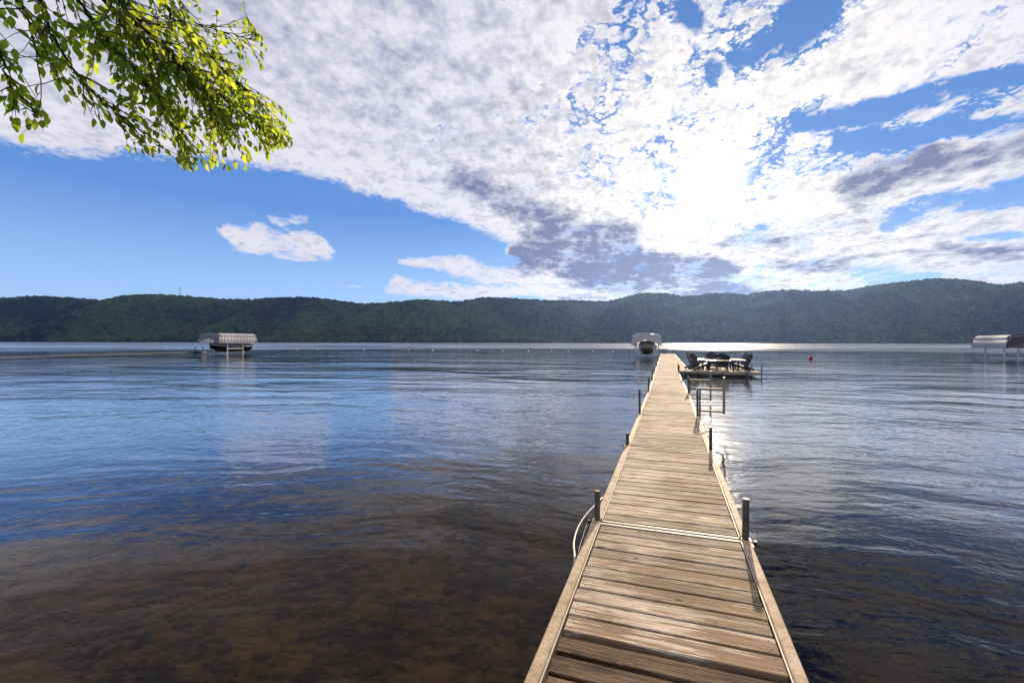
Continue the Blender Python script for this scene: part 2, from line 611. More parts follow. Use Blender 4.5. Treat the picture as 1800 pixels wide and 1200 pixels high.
# the lake: ripples drawn out across the wind, calmer and rougher patches
m, o = material('lake_water')
c = position()
px_, py_, pz_ = sep(c)
ww = noise(c, 0.11, 3, 0.5)
wx = px_ + (ww - 0.5) * 5.0
wy = py_ + (noise(c, 0.13, 3, 0.5) - 0.5) * 4.0
a1 = R(-13)
q = xyz((wx * math.cos(a1) + wy * math.sin(a1)) * 0.42, wx * -math.sin(a1) + wy * math.cos(a1), 0.0)
h1 = noise(q, 0.62, 3, 0.5, 0.25)
q2 = xyz((wx * math.cos(a1) + wy * math.sin(a1)) * 0.55 + 31.0, wx * -math.sin(a1) + wy * math.cos(a1), 4.0)
h2 = noise(q2, 2.1, 3, 0.52, 0.4)
q3 = xyz(px_ * 0.8, py_, 9.0)
h3 = noise(q3, 7.5, 3, 0.55, 0.6)
dist = (px_ * px_ + py_ * py_).sqrt()
wind = smooth(noise(xyz(px_ * 0.35, py_, 2.0), 0.016, 4, 0.55, 0.5), 0.36, 0.64)
gust = smooth(noise(xyz(px_ * 0.6, py_, 5.0), 0.10, 3, 0.55, 0.5), 0.34, 0.66)
far = smooth(dist, 90, 150)
h0 = noise(xyz((wx * math.cos(a1) + wy * math.sin(a1)) * 0.30, wx * -math.sin(a1) + wy * math.cos(a1), 14.0), 0.21, 2, 0.5, 0.2)
hh = h0 * 0.15 + h1 * 0.060 + h2 * (0.011 + gust * 0.019) + h3 * (0.0026 + gust * 0.0052)
hn = bump(hh * (0.75 + wind * 0.5), 1.0, 1.0)
rough = 0.012 + far * (0.10 + wind * 0.10)
gn = node('ShaderNodeBsdfGlossy')
link_in(gn, 'Roughness', rough)
E.nt.links.new(hn, gn.inputs['Normal'])
gn2 = node('ShaderNodeBsdfGlossy')
gn2.inputs['Roughness'].default_value = 0.27
E.nt.links.new(hn, gn2.inputs['Normal'])
gm = node('ShaderNodeMixShader')
E.nt.links.new((smooth(dist, 7, 26, 0.009, 0.0)).s, gm.inputs[0])
E.nt.links.new(gn.outputs[0], gm.inputs[1])
E.nt.links.new(gn2.outputs[0], gm.inputs[2])
rf = node('ShaderNodeBsdfRefraction')
link_in(rf, 'IOR', 1.333)
link_in(rf, 'Roughness', 0.0)
link_in(rf, 'Color', (0.93, 0.92, 0.86))
E.nt.links.new(hn, rf.inputs['Normal'])
fr_ = node('ShaderNodeFresnel')
fr_.inputs['IOR'].default_value = 1.335
E.nt.links.new(hn, fr_.inputs['Normal'])
mx = node('ShaderNodeMixShader')
frs = E(fr_.outputs[0])
E.nt.links.new((frs * smooth(frs, 0.06, 0.29, 0.55, 2.05)).sat().s, mx.inputs[0])
E.nt.links.new(rf.outputs[0], mx.inputs[1])
E.nt.links.new(gm.outputs[0], mx.inputs[2])
E.nt.links.new(mx.outputs[0], o.inputs[0])
va = node('ShaderNodeVolumeAbsorption')
va.inputs['Color'].default_value = (0.62, 0.50, 0.26, 1)
va.inputs['Density'].default_value = 1.0
E.nt.links.new(va.outputs[0], o.inputs['Volume'])
M['water'] = m

m, o = material('haze_air')
pv = node('ShaderNodeVolumePrincipled')
pv.inputs['Color'].default_value = (0.31, 0.50, 1.0, 1)
pv.inputs['Density'].default_value = 0.000046
pv.inputs['Anisotropy'].default_value = 0.64
E.nt.links.new(pv.outputs[0], o.inputs['Volume'])
M['haze'] = m


# ------------------------------------------------------------------ mesh helpers
class MB:
    def __init__(self):
        self.v, self.f, self.s, self.mi = [], [], [], []

    def add(self, verts, faces, smooth_=False, mi=0):
        b = len(self.v)
        self.v += [tuple(p) for p in verts]
        self.f += [tuple(i + b for i in f) for f in faces]
        self.s += [smooth_] * len(faces)
        self.mi += [mi] * len(faces)

    def box(self, c, size, rot=None, mi=0):
        hx, hy, hz = (d / 2 for d in size)
        vs = [Vector((x, y, z)) for z in (-hz, hz) for y in (-hy, hy) for x in (-hx, hx)]
        if rot is not None:
            vs = [rot @ p for p in vs]
        c = Vector(c)
        self.add([p + c for p in vs], [(0, 2, 3, 1), (4, 5, 7, 6), (0, 1, 5, 4), (2, 6, 7, 3), (0, 4, 6, 2), (1, 3, 7, 5)], False, mi)

    def beam(self, a, b, w, h, up=(0, 0, 1), mi=0):
        """rectangular bar from a to b"""
        a, b = Vector(a), Vector(b)
        d = b - a
        y = Vector(up).cross(d)
        if y.length < 1e-5:
            y = Vector((1, 0, 0)).cross(d)
        y.normalize()
        x = d.normalized()
        z = x.cross(y)
        self.box((a + b) / 2, (d.length, w, h), Matrix((x, y, z)).transposed(), mi)

    def tube(self, pts, rad, n=10, caps=True, mi=0, taper=None):
        pts = [Vector(p) for p in pts]
        rings, prev = [], None
        for i, p in enumerate(pts):
            d = (pts[min(i + 1, len(pts) - 1)] - pts[max(i - 1, 0)]).normalized()
            if prev is None:
                prev = d.orthogonal().normalized()
            x = (prev - d * prev.dot(d)).normalized()
            prev = x
            y = d.cross(x)
            r = rad if taper is None else taper[i]
            rings.append([p + (x * math.cos(2 * math.pi * k / n) + y * math.sin(2 * math.pi * k / n)) * r for k in range(n)])
        vs = [q for ring in rings for q in ring]
        fs = [(i * n + k, i * n + (k + 1) % n, (i + 1) * n + (k + 1) % n, (i + 1) * n + k) for i in range(len(pts) - 1) for k in range(n)]
        self.add(vs, fs, True, mi)
        if caps:
            self.add(rings[0], [tuple(range(n))[::-1]], False, mi)
            self.add(rings[-1], [tuple(range(n))], False, mi)

    def pipe_end(self, p, r, n=10, mi=0):
        """a small rim and recessed mouth on the top of a pipe"""
        p = Vector(p)
        a = [p + Vector((math.cos(2 * math.pi * k / n) * r, math.sin(2 * math.pi * k / n) * r, 0.001)) for k in range(n)]
        b = [p + Vector((math.cos(2 * math.pi * k / n) * r * .8, math.sin(2 * math.pi * k / n) * r * .8, 0.001)) for k in range(n)]
        c = [q - Vector((0, 0, 0.03)) for q in b]
        fs = [(k, (k + 1) % n, n + (k + 1) % n, n + k) for k in range(n)] + [(n + k, n + (k + 1) % n, 2 * n + (k + 1) % n, 2 * n + k) for k in range(n)]
        fs.append(tuple(range(2 * n, 3 * n)))
        self.add(a + b + c, fs, False, mi)

    def grid(self, rows, smooth_=True, mi=0, close=False):
        nr, nc = len(rows), len(rows[0])
        vs = [p for r_ in rows for p in r_]
        fs = [(i * nc + k, i * nc + (k + 1) % nc, (i + 1) * nc + (k + 1) % nc, (i + 1) * nc + k) for i in range(nr - 1) for k in range(nc if close else nc - 1)]
        self.add(vs, fs, smooth_, mi)

    def mesh(self, name, *mats):
        me = bpy.data.meshes.new(name)
        me.from_pydata(self.v, [], self.f)
        me.polygons.foreach_set('use_smooth', self.s)
        me.polygons.foreach_set('material_index', self.mi)
        for m_ in mats:
            me.materials.append(m_)
        me.update()
        return me


def obj(name, me, parent=None, loc=(0, 0, 0), rotz=0.0, kind=None):
    o_ = bpy.data.objects.new(name, me)
    C.objects.link(o_)
    o_.location = loc
    o_.rotation_euler = (0, 0, rotz)
    if parent is not None:
        o_.parent = parent
    if kind:
        o_['kind'] = kind
    return o_


def tag(o_, label, cat, group=None):
    o_['label'] = label
    o_['category'] = cat
    if group:
        o_['group'] = group
    return o_


def thing(name, label, cat, loc=(0, 0, 0), rotz=0.0, group=None):
    return tag(obj(name, None, None, loc, rotz), label, cat, group)


def bevelled_box(lx, ly, lz, bev=0.004):
    """a board: chamfered on its long top edges and slightly cupped"""
    hx, hy = lx / 2, ly / 2
    prof = [(-hy, -lz), (-hy, -bev), (-hy + bev, 0), (0, -0.0012), (hy - bev, 0), (hy, -bev), (hy, -lz)]
    b = MB()
    n = len(prof)
    vs = [(x, y, z) for x in (-hx, hx) for y, z in prof]
    fs = [(k, k + n, (k + 1) % n + n, (k + 1) % n) for k in range(n)]
    fs += [tuple(range(n)), tuple(range(2 * n - 1, n - 1, -1))]
    b.add(vs, [f[::-1] for f in fs])
    return b


# ------------------------------------------------------------------ far hills
sky_pts = [(-2400, 500), (-1500, 540), (-900, 515), (-400, 527), (0, 524), (60, 521), (110, 523), (150, 526), (180, 528), (215, 521), (270, 518), (330, 521), (400, 527), (450, 526),
           (490, 524), (525, 522.5), (560, 524), (600, 530), (650, 533.5), (690, 532.5), (720, 529), (745, 528), (800, 531), (830, 527), (862, 523.5), (900, 525), (950, 528), (1000, 529),
           (1065, 530), (1085, 526), (1110, 519), (1140, 516.5), (1165, 517), (1200, 520.5), (1240, 518), (1270, 516), (1310, 518.5), (1345, 512.5), (1375, 510.5), (1400, 511), (1440, 513),
           (1490, 510), (1530, 503), (1590, 497), (1640, 491), (1690, 492.5), (1735, 498), (1755, 501), (1790, 499), (1850, 497), (2000, 490), (2300, 500), (3000, 520), (4200, 505)]
sx_ = np.array([p[0] for p in sky_pts], float)
sy_ = np.array([p[1] for p in sky_pts], float)
NC, NR = 640, 56
tanphi = np.tan(np.linspace(R(-68), R(66), NC))
pxs = 900 + 800 * tanphi
tilt = np.interp(pxs, sx_, sy_)
up = (601.4 - tilt) / 800 + tanphi * math.tan(ROLL)      # slope of the sight line to the skyline
CROWN = 11.0


def shore_y(X):
    return 1500 + 110 * mnoise.noise(Vector((X / 700, 3.1, 0))) + 40 * mnoise.noise(Vector((X / 190, 8.1, 0)))


spurs = []
for pa, pf, Ya, Yf in ((745, 560, 2150, 1430), (290, 20, 2250, 1450), (-150, -330, 2200, 1400), (490, 395, 2350, 1500), (870, 800, 2300, 1470), (1000, 960, 2350, 1500), (1150, 1010, 2200, 1420),
                       (1270, 1215, 2350, 1480), (1420, 1290, 2200, 1400), (1640, 1420, 2150, 1350), (1560, 1600, 2300, 1450), (1860, 1650, 2000, 1300), (2300, 1900, 2100, 1400), (2900, 2500, 2200, 1500), (-900, -700, 2200, 1500), (-1700, -1300, 2200, 1500)):
    Ya = 1500 + (Ya - 1500) * 0.56
    slope_ = (601.4 - float(np.interp(pa, sx_, sy_))) / 800
    spurs.append((Vector(((pa - 900) / 800 * Ya, Ya)), Vector(((pf - 900) / 800 * Yf, Yf)), slope_ * Ya, 0))
ts = np.concatenate([np.linspace(-0.05, 1.05, NR - 8), np.linspace(1.12, 2.2, 8)])
verts = np.zeros((NR, NC, 3))
for j in range(NC):
    R_depth = 430 + 130 * mnoise.noise(Vector((tanphi[j] * 1.9, 0.4, 5)))
    Y0 = 1500.0
    for _ in range(4):
        Y0 = shore_y(Y0 * tanphi[j])
    hs = []
    for i, t in enumerate(ts):
        Y = Y0 + t * R_depth
        X = Y * tanphi[j]
        if t <= 1.05:
            g = max(t, 0) ** 1.5 * (1.0 - 0.10 * max(t, 0) ** 6)
        else:
            g = 0.93 - 0.35 * (t - 1.05)
        for (A_, F_, HA, DA) in spurs:
            e_ = F_ - A_
            q_ = Vector((X, Y)) - A_
            tt_ = min(max(q_.dot(e_) / e_.length_squared, 0.0), 1.0)
            dist_ = (q_ - e_ * tt_).length
            dist_ = math.sqrt(dist_ * dist_ + 1600) - 40
            hc = HA * (1 - tt_ ** 1.5) / Y
            g = max(g, (hc - 0.52 * dist_ / Y) / up[j] * min(max(t, 0) / 0.12, 1.0) ** 0.6)
        n_ = mnoise.fractal(Vector((X / 420 + 0.5 * Y / 420, Y / 900, 2.2)), 1.0, 2.1, 4)
        rdg = mnoise.noise(Vector((X / 260 - 0.35 * Y / 260, Y / 520, 7.7)))
        bumpy = (0.16 * n_ + 0.14 * (0.35 - abs(rdg))) * 4 * max(t, 0) * max(1.02 - t, 0.0)
        h = max(g + bumpy, 0.02 * max(t, 0)) * Y * up[j]
        hs.append(h)
        verts[i, j] = (X, Y, h)
    hs = np.array(hs)
    mslope = max(hs[i] / verts[i, j, 1] for i in range(NR))
    k = (up[j] - CROWN / 1920.0 * 1.0 + 0.0) / mslope
    for i, t in enumerate(ts):
        verts[i, j, 2] = hs[i] * k + (EYE if t > 0 else 0.0) * 0.5 - (0 if t > 0 else 3.0)
b = MB()
b.grid([[tuple(verts[i, j]) for j in range(NC)] for i in range(NR)])
hill_me = b.mesh('hills', M['hill'])
hills = obj('hills', hill_me, kind='structure')

# the wood that covers them: far too many trees to count
fb = MB()
j0, j1 = np.searchsorted(tanphi, math.tan(R(-53))), np.searchsorted(tanphi, math.tan(R(53)))
i1 = int(np.searchsorted(ts, 1.25))
fb.grid([[tuple(verts[i, j]) for j in range(j0, j1)] for i in range(1, i1 + 1)])
forest = obj('forest', fb.mesh('forest', M['forest']), kind='stuff')
forest['label'] = 'dense summer woodland covering the far hills'
ng = bpy.data.node_groups.new('forest_scatter', 'GeometryNodeTree')
ng.interface.new_socket('Geometry', in_out='INPUT', socket_type='NodeSocketGeometry')
ng.interface.new_socket('Geometry', in_out='OUTPUT', socket_type='NodeSocketGeometry')
N_ = ng.nodes.new
gi, go = N_('NodeGroupInput'), N_('NodeGroupOutput')
dp = N_('GeometryNodeDistributePointsOnFaces')
dp.inputs['Density'].default_value = 1 / 100.0
dp.inputs['Seed'].default_value = 3
ng.links.new(gi.outputs[0], dp.inputs['Mesh'])
ico = N_('GeometryNodeMeshIcoSphere')
ico.inputs['Radius'].default_value = 1.0
ico.inputs['Subdivisions'].default_value = 3
sp = N_('GeometryNodeSetPosition')
ps = N_('GeometryNodeInputPosition')
nz = N_('ShaderNodeTexNoise')
nz.inputs['Scale'].default_value = 1.9
nz.inputs['Detail'].default_value = 2.0
ng.links.new(ps.outputs[0], nz.inputs['Vector'])
mr = N_('ShaderNodeMapRange')
mr.inputs[1].default_value, mr.inputs[2].default_value = 0.3, 0.7
mr.inputs[3].default_value, mr.inputs[4].default_value = -0.45, 0.40
ng.links.new(nz.outputs[0], mr.inputs[0])
vs_ = N_('ShaderNodeVectorMath'); vs_.operation = 'SCALE'
ng.links.new(ps.outputs[0], vs_.inputs[0]); ng.links.new(mr.outputs[0], vs_.inputs['Scale'])
ng.links.new(ico.outputs[0], sp.inputs['Geometry']); ng.links.new(vs_.outputs[0], sp.inputs['Offset'])
sm = N_('GeometryNodeSetMaterial')
sm.inputs['Material'].default_value = M['forest']
ng.links.new(sp.outputs[0], sm.inputs[0])
rv = N_('FunctionNodeRandomValue'); rv.data_type = 'FLOAT_VECTOR'
rv.inputs[0].default_value = (4.8, 4.8, 5.4)
rv.inputs[1].default_value = (12.0, 12.0, 15.0)
rr = N_('FunctionNodeRandomValue'); rr.data_type = 'FLOAT_VECTOR'
rr.inputs[0].default_value = (-0.25, -0.25, 0)
rr.inputs[1].default_value = (0.25, 0.25, 6.28)
ip = N_('GeometryNodeInstanceOnPoints')
ng.links.new(dp.outputs['Points'], ip.inputs['Points'])
ng.links.new(sm.outputs[0], ip.inputs['Instance'])
ng.links.new(rv.outputs[0], ip.inputs['Scale'])
ng.links.new(rr.outputs[0], ip.inputs['Rotation'])
tr = N_('GeometryNodeTranslateInstances')
tr.inputs['Translation'].default_value = (0, 0, 4.0)
tr.inputs['Local Space'].default_value = False
ng.links.new(ip.outputs[0], tr.inputs[0])
sa_ = N_('GeometryNodeStoreNamedAttribute'); sa_.data_type = 'FLOAT'; sa_.domain = 'INSTANCE'
sa_.inputs['Name'].default_value = 'tone'
rt = N_('FunctionNodeRandomValue'); rt.data_type = 'FLOAT'
ng.links.new(rt.outputs[1], sa_.inputs['Value'])
ng.links.new(tr.outputs[0], sa_.inputs['Geometry'])
ng.links.new(sa_.outputs[0], go.inputs[0])
md = forest.modifiers.new('scatter', 'NODES')
md.node_group = ng


# mast on the ridge
def ground_at(px):
    j = int(np.argmin(np.abs(pxs - px)))
    i = int(np.argmax(verts[:, j, 2] / verts[:, j, 1]))
    return Vector(verts[i, j])


g = ground_at(316)
mast = thing('radio_mast', 'thin lattice radio mast standing on the wooded ridge at the left', 'radio mast', tuple(g))
MH = (601.4 - 503.5) / 800 * g.y + EYE - g.z - 317 * 0
b = MB()
for k in range(3):
    a = k * 2.094
    b.tube([(1.5 * math.cos(a), 1.5 * math.sin(a), 0), (1.1 * math.cos(a), 1.1 * math.sin(a), MH * 0.86)], 0.32, 6)
obj('lattice_legs', b.mesh('mast_legs', M['mast']), mast)
b = MB()
for s_ in range(16):
    z0, z1 = MH * 0.86 * s_ / 16, MH * 0.86 * (s_ + 1) / 16
    for k in range(3):
        a0, a1_ = k * 2.094, (k + 1) * 2.094
        b.beam((1.4 * math.cos(a0), 1.4 * math.sin(a0), z0), (1.4 * math.cos(a1_), 1.4 * math.sin(a1_), z1), 0.16, 0.16)
obj('braces', b.mesh('mast_braces', M['mast']), mast)
b = MB()
b.tube([(0, 0, MH * 0.86), (0, 0, MH)], 0.35, 6)
for k in range(3):
    a = k * 2.094 + 0.5
    b.box((1.7 * math.cos(a), 1.7 * math.sin(a), MH * 0.84), (1.0, 1.0, 3.4))
obj('antenna', b.mesh('mast_antenna', M['mast']), mast)

# ------------------------------------------------------------------ lake bed, bank, water, haze
xs = np.concatenate([np.linspace(-6500, -140, 12), np.linspace(-110, -24, 14), np.linspace(-20, 16, 73), np.linspace(20, 110, 14), np.linspace(140, 6500, 12)])
ys = np.concatenate([np.linspace(-900, -60, 8), np.linspace(-45, -6, 12), np.linspace(-4, 14, 61), np.linspace(15, 70, 22), np.linspace(90, 1300, 8)])
rows = []
for y in ys:
    row = []
    for x in xs:
        t = y + 4.2 + 0.7 * mnoise.noise(Vector((x / 6, 1.0, 0)))
        z = -0.085 * t if t > 0 else -0.17 * t
        if t < 0:
            z = min(z, 2.2 + 0.01 * -t)
        if t > 0 and x > 0.3:
            z -= 1.6 * (1 - math.exp(-(x - 0.3) * 0.35)) * min(t / 4.0, 1.0)
        z = max(z, -9.0)
        z += 0.06 * mnoise.noise(Vector((x / 0.9, y / 0.9, 0))) + 0.05 * mnoise.noise(Vector((x / 2.6, y / 2.6, 4)))
        row.append((x, y, z))
    rows.append(row)
b = MB()
b.grid(rows)
obj('lakebed', b.mesh('lakebed', M['bed']), kind='structure')


def bed_z(x, y):
    t = y + 4.2 + 0.7 * mnoise.noise(Vector((x / 6, 1.0, 0)))
    return max(-0.085 * t, -9.0) if t > 0 else -0.17 * t


b = MB()
for _ in range(1000):
    y = random.uniform(1.0, 7.5)
    x = random.uniform(-1.35 * y - 1.2, 1.35 * y + 1.0)
    rr_ = random.choice((0.02, 0.03, 0.035, 0.045, 0.06)) * random.uniform(0.8, 1.3)
    c0 = Vector((x, y, bed_z(x, y) + rr_ * 0.15))
    vs = []
    sx2, sy2, sz2 = random.uniform(0.8, 1.5), random.uniform(0.7, 1.2), random.uniform(0.4, 0.75)
    bm = bmesh.new()
    bmesh.ops.create_icosphere(bm, subdivisions=1, radius=1)
    for p_ in bm.verts:
        k = rr_ * random.uniform(0.82, 1.15)
        vs.append(c0 + Vector((p_.co.x * sx2, p_.co.y * sy2, p_.co.z * sz2)) * k)
    fs = [[q_.index for q_ in f_.verts] for f_ in bm.faces]
    bm.free()
    b.add(vs, fs, True)
so = obj('lakebed_stones', b.mesh('lakebed_stones', M['stone']), kind='stuff')
so['label'] = 'brown stones lying under the shallow water'

b = MB()
b.box((0, 740, -6.0), (13000, 2200, 12.0))
obj('water', b.mesh('water', M['water']), kind='structure')

b = MB()
top = float(verts[:, :, 2].max()) + 75
z0 = -14.0
b.box((0, 1500, (z0 + top) / 2), (21000, 5600, top - z0))
hz = obj('haze', b.mesh('haze', M['haze']), kind='stuff')
#==LAND_END

# ------------------------------------------------------------------ the dock
DECK = 0.29
TH = math.atan(0.3437)
TH2 = math.atan(0.3347)
A0 = Vector((0.065, 2.074, 0))         # left outer edge, s = 0
DW = 1.218
KINK = 12.8


def dk(s, a=0.0, z=0.0):
    """dock point: s metres along, a metres across from the left edge, z above the lake"""
    d1, d2 = Vector((math.sin(TH), math.cos(TH), 0)), Vector((math.sin(TH2), math.cos(TH2), 0))
    if s <= KINK:
        p, d = A0 + d1 * s, d1
    else:
        p, d = A0 + d1 * KINK + d2 * (s - KINK), d2
    return p + Vector((d.y, -d.x, 0)) * a + Vector((0, 0, z))


def yaw(s):
    return -(TH if s < KINK else TH2)


dock = thing('dock', 'long weathered plank dock with tan side rails running straight out across the lake', 'dock', (0, 0, 0))
joints = [-7.3, -4.2, -1.106, 1.994, 5.09, 8.21, 12.8, 17.4, 22.0, 24.6, 29.2, 33.8, 38.4, 43.0, 47.6, 52.2, 56.8, 61.4, 65.4]
RAILW, RAILH = 0.062, 0.115
PITCH = 0.150
plank_meshes = {}


def plank_mesh(w, pitch, mat, key, th=0.034):
    k = (round(w, 3), round(pitch, 4), key)
    if k not in plank_meshes:
        plank_meshes[k] = bevelled_box(w, pitch, th, 0.005).mesh('plank', mat)
    return plank_meshes[k]


far_planks = MB()
for si, (s0, s1) in enumerate(zip(joints[:-1], joints[1:])):
    wide = s0 >= 24.5
    wd = 1.86 if wide else DW
    sec = MB()
    sm_ = (s0 + s1) / 2
    # understructure: end members, stringers
    near_j = abs(s0 - 1.994) < .01, abs(s1 - 1.994) < .01
    for e2, (s_, w_) in enumerate(((s0 + (0.030 if near_j[0] else 0.018), 0.026 if near_j[0] else 0.016), (s1 - (0.030 if near_j[1] else 0.03), 0.026 if near_j[1] else 0.012))):
        zt = DECK - 0.033 if (near_j[e2] or e2 == 0) else DECK - 0.042
        sec.beam(dk(s_, RAILW + 0.002, zt), dk(s_, wd - RAILW - 0.002, zt), w_, 0.065)
    for a_ in (0.33 * wd, 0.67 * wd):
        sec.beam(dk(s0 + 0.06, a_, DECK - 0.075), dk(s1 - 0.06, a_, DECK - 0.075), 0.04, 0.06)
    section = obj('section', sec.mesh('section', M['strip']), dock)
    for e_, a_ in enumerate((0.0, wd - RAILW)):
        rb = MB()
        jog = random.uniform(-0.004, 0.004)
        zj = random.uniform(-0.003, 0.003)
        c0, c1 = dk(s0 + 0.036, a_ + RAILW / 2 + jog, 0), dk(s1 - 0.036, a_ + RAILW / 2 + jog, 0)
        prof = [(-RAILW / 2, DECK - 0.10), (-RAILW / 2, DECK + 0.010), (-RAILW / 2 + 0.006, DECK + 0.016), (RAILW / 2 - 0.006, DECK + 0.016), (RAILW / 2, DECK + 0.010), (RAILW / 2, DECK - 0.10)]
        dd = (c1 - c0).normalized()
        nn = Vector((dd.y, -dd.x, 0))
        rows_ = [[tuple(c + nn * q[0] + Vector((0, 0, q[1] + zj))) for q in prof] for c in (c0, c0.lerp(c1, 0.5), c1)]
        rb.grid(rows_, False, close=True)
        rb.add(rows_[0], [(5, 4, 3, 2, 1, 0)])
        rb.add(rows_[-1], [(0, 1, 2, 3, 4, 5)])
        # bright lip against the planks
        side = 1 if e_ == 0 else -1
        l0, l1 = c0 + nn * side * (RAILW / 2 + 0.006), c1 + nn * side * (RAILW / 2 + 0.006)
        rb.beam(l0 + Vector((0, 0, DECK + 0.001)), l1 + Vector((0, 0, DECK + 0.001)), 0.007, 0.014, mi=1)
        obj('rail', rb.mesh('rail', M['rail'], M['strip']), section)
    # planks
    in0, in1 = s0 + 0.062, s1 - 0.062
    width = wd - 2 * RAILW - 0.030
    if abs(s1 - 1.994) < 0.01 or abs(s0 + 4.2) < 0.01:
        lst = []
        s_ = in1
        while s_ - PITCH > (0.40 if s1 > 0 else in0):
            lst.append((s_ - PITCH / 2, PITCH - 0.013, 0))
            s_ -= PITCH
        if s1 > 0:
            s_ -= 0.012
            while s_ - 0.145 > in0:
                lst.append((s_ - 0.0725, 0.128, 1))
                s_ -= 0.152
    else:
        n_ = max(int(round((in1 - in0) / PITCH)), 1)
        p_ = (in1 - in0) / n_
        lst = [(in0 + (k + 0.5) * p_, round(p_ - 0.013, 4), 0) for k in range(n_)]
    for s_, w_, old in lst:
        if s_ > 33.7:
            bb = bevelled_box(width, w_, 0.034, 0.004)
            mt = Matrix.Translation(dk(s_, wd / 2, DECK + random.uniform(-.002, .002))) @ Matrix.Rotation(yaw(s_), 4, 'Z')
            far_planks.add([mt @ Vector(q) for q in bb.v], bb.f)
            continue
        me = plank_mesh(width, w_, M['old_plank'] if old else M['plank'], old)
        dz_ = -0.016 + random.uniform(-.006, .003) if old else random.uniform(-0.0025, 0.0025)
        pl = obj('plank', me, section, dk(s_, wd / 2 + random.uniform(-.004, .004), DECK + dz_))
        pl.rotation_euler = (random.uniform(-.012, .012), random.uniform(-.0012, .0012), yaw(s_) + random.uniform(-.0022, .0022) * (3 if old else 1))
        if old:
            pl['label'] = 'dark rough old plank with wide gaps'
fp = obj('planks', far_planks.mesh('planks', M['plank']), dock, kind='stuff')

# posts at the joints: (joint, side, height above the deck)
post_spec = [(1.994, 'L', 0.265, 0.024), (1.994, 'R', 0.325, 0.025), (5.09, 'L', 0.185, 0.024), (5.09, 'R', 0.345, 0.024), (8.21, 'L', 0.53, 0.023), (8.21, 'R', 0.575, 0.023),
             (12.8, 'L', 0.48, 0.024), (12.8, 'R', 0.52, 0.024), (17.4, 'L', 0.45, 0.025), (17.4, 'R', 0.30, 0.025), (22.0, 'L', 0.35, 0.026), (22.0, 'R', 0.42, 0.026), (23.6, 'R', 0.45, 0.026),
             (29.2, 'L', 0.22, 0.026), (38.4, 'L', 0.2, 0.026), (38.4, 'R', 0.3, 0.026), (47.6, 'L', 0.2, 0.026), (47.6, 'R', 0.25, 0.026), (56.8, 'L', 0.2, 0.026), (65.3, 'L', 0.2, 0.026), (65.3, 'R', 0.45, 0.026), (-1.106, 'L', 0.22, 0.024), (-1.106, 'R', 0.22, 0.024)]
post_at = {}
for s_, sd_, ph, pr in post_spec:
    wd = 1.86 if s_ >= 24.7 else DW
    a_ = 0.031 if sd_ == 'L' else wd - 0.031
    p0 = dk(s_, a_, 0)
    post_at[(s_, sd_)] = p0
    zb = bed_z(p0.x, p0.y) - 0.3
    b = MB()
    lean = Vector((random.uniform(-.008, .008), random.uniform(-.008, .008), 0))
    topz = DECK + ph
    b.tube([p0 + Vector((0, 0, zb)), p0 + Vector((0, 0, DECK)), p0 + lean + Vector((0, 0, topz))], pr, 14)
    b.pipe_end(p0 + lean + Vector((0, 0, topz)), pr, 14)
    post = obj('post', b.mesh('post', M['post']), dock)
    if s_ < 30:
        b = MB()
        out = -1 if sd_ == 'L' else 1
        b.tube([p0 + Vector((0, 0, DECK - 0.055)), p0 + Vector((0, 0, DECK + 0.012))], pr + 0.008, 12)
        pin = p0 - dk(s_, 0, 0) + dk(s_, 0.0, 0)
        q0 = dk(s_, a_ + out * (pr + 0.004), DECK - 0.012)
        q1 = dk(s_, a_ + out * (pr + 0.045), DECK - 0.012)
        b.tube([q0, q1], 0.008, 6)
        b.box(q1, (0.022, 0.022, 0.03))
        b.beam(dk(s_ - 0.09, a_ + out * 0.042, DECK - 0.04), dk(s_ + 0.09, a_ + out * 0.042, DECK - 0.04), 0.014, 0.06)
        obj('clamp', b.mesh('clamp', M['dark']), post)

# two-armed racks on the right-hand side
for idx, (js, olen, o_top, o_bot, b_hi, b_lo, lab) in enumerate((
        (8.21, 0.50, 1.135, 0.385, 0.885, 0.43, 'nearer pipe side rack with two bars standing out from the dock over the water'),
        (12.8, 0.62, 0.985, 0.10, 0.71, 0.155, 'farther square pipe side rack, partly behind the nearer one, below the patio deck'))):
    pin = post_at[(js, 'R')]
    d_ = Vector((math.cos(TH), -math.sin(TH), 0))
    inner, outer = pin + d_ * 0.045, pin + d_ * olen
    rk = thing('side_rack', lab, 'rack', tuple(pin), 0, 'pipe racks on the side of the dock')
    loc = lambda p_: p_ - pin
    b = MB()
    b.tube([loc(outer) + Vector((0, 0, o_bot)), loc(outer) + Vector((0, 0, o_top))], 0.026, 12)
    b.pipe_end(loc(outer) + Vector((0, 0, o_top)), 0.026, 12)
    obj('outer_upright', b.mesh('outer_upright', M['pipe']), rk)
    b = MB()
    b.tube([loc(inner) + Vector((0, 0, min(b_lo, DECK) - 0.03)), loc(inner) + Vector((0, 0, b_hi))], 0.018, 10)
    obj('inner_upright', b.mesh('inner_upright', M['post']), rk)
    for z_ in (b_hi, b_lo):
        b = MB()
        b.tube([loc(inner) - d_ * 0.05 + Vector((0, 0, z_)), loc(outer) + Vector((0, 0, z_))], 0.021, 12)
        obj('bar', b.mesh('bar', M['pipe']), rk)

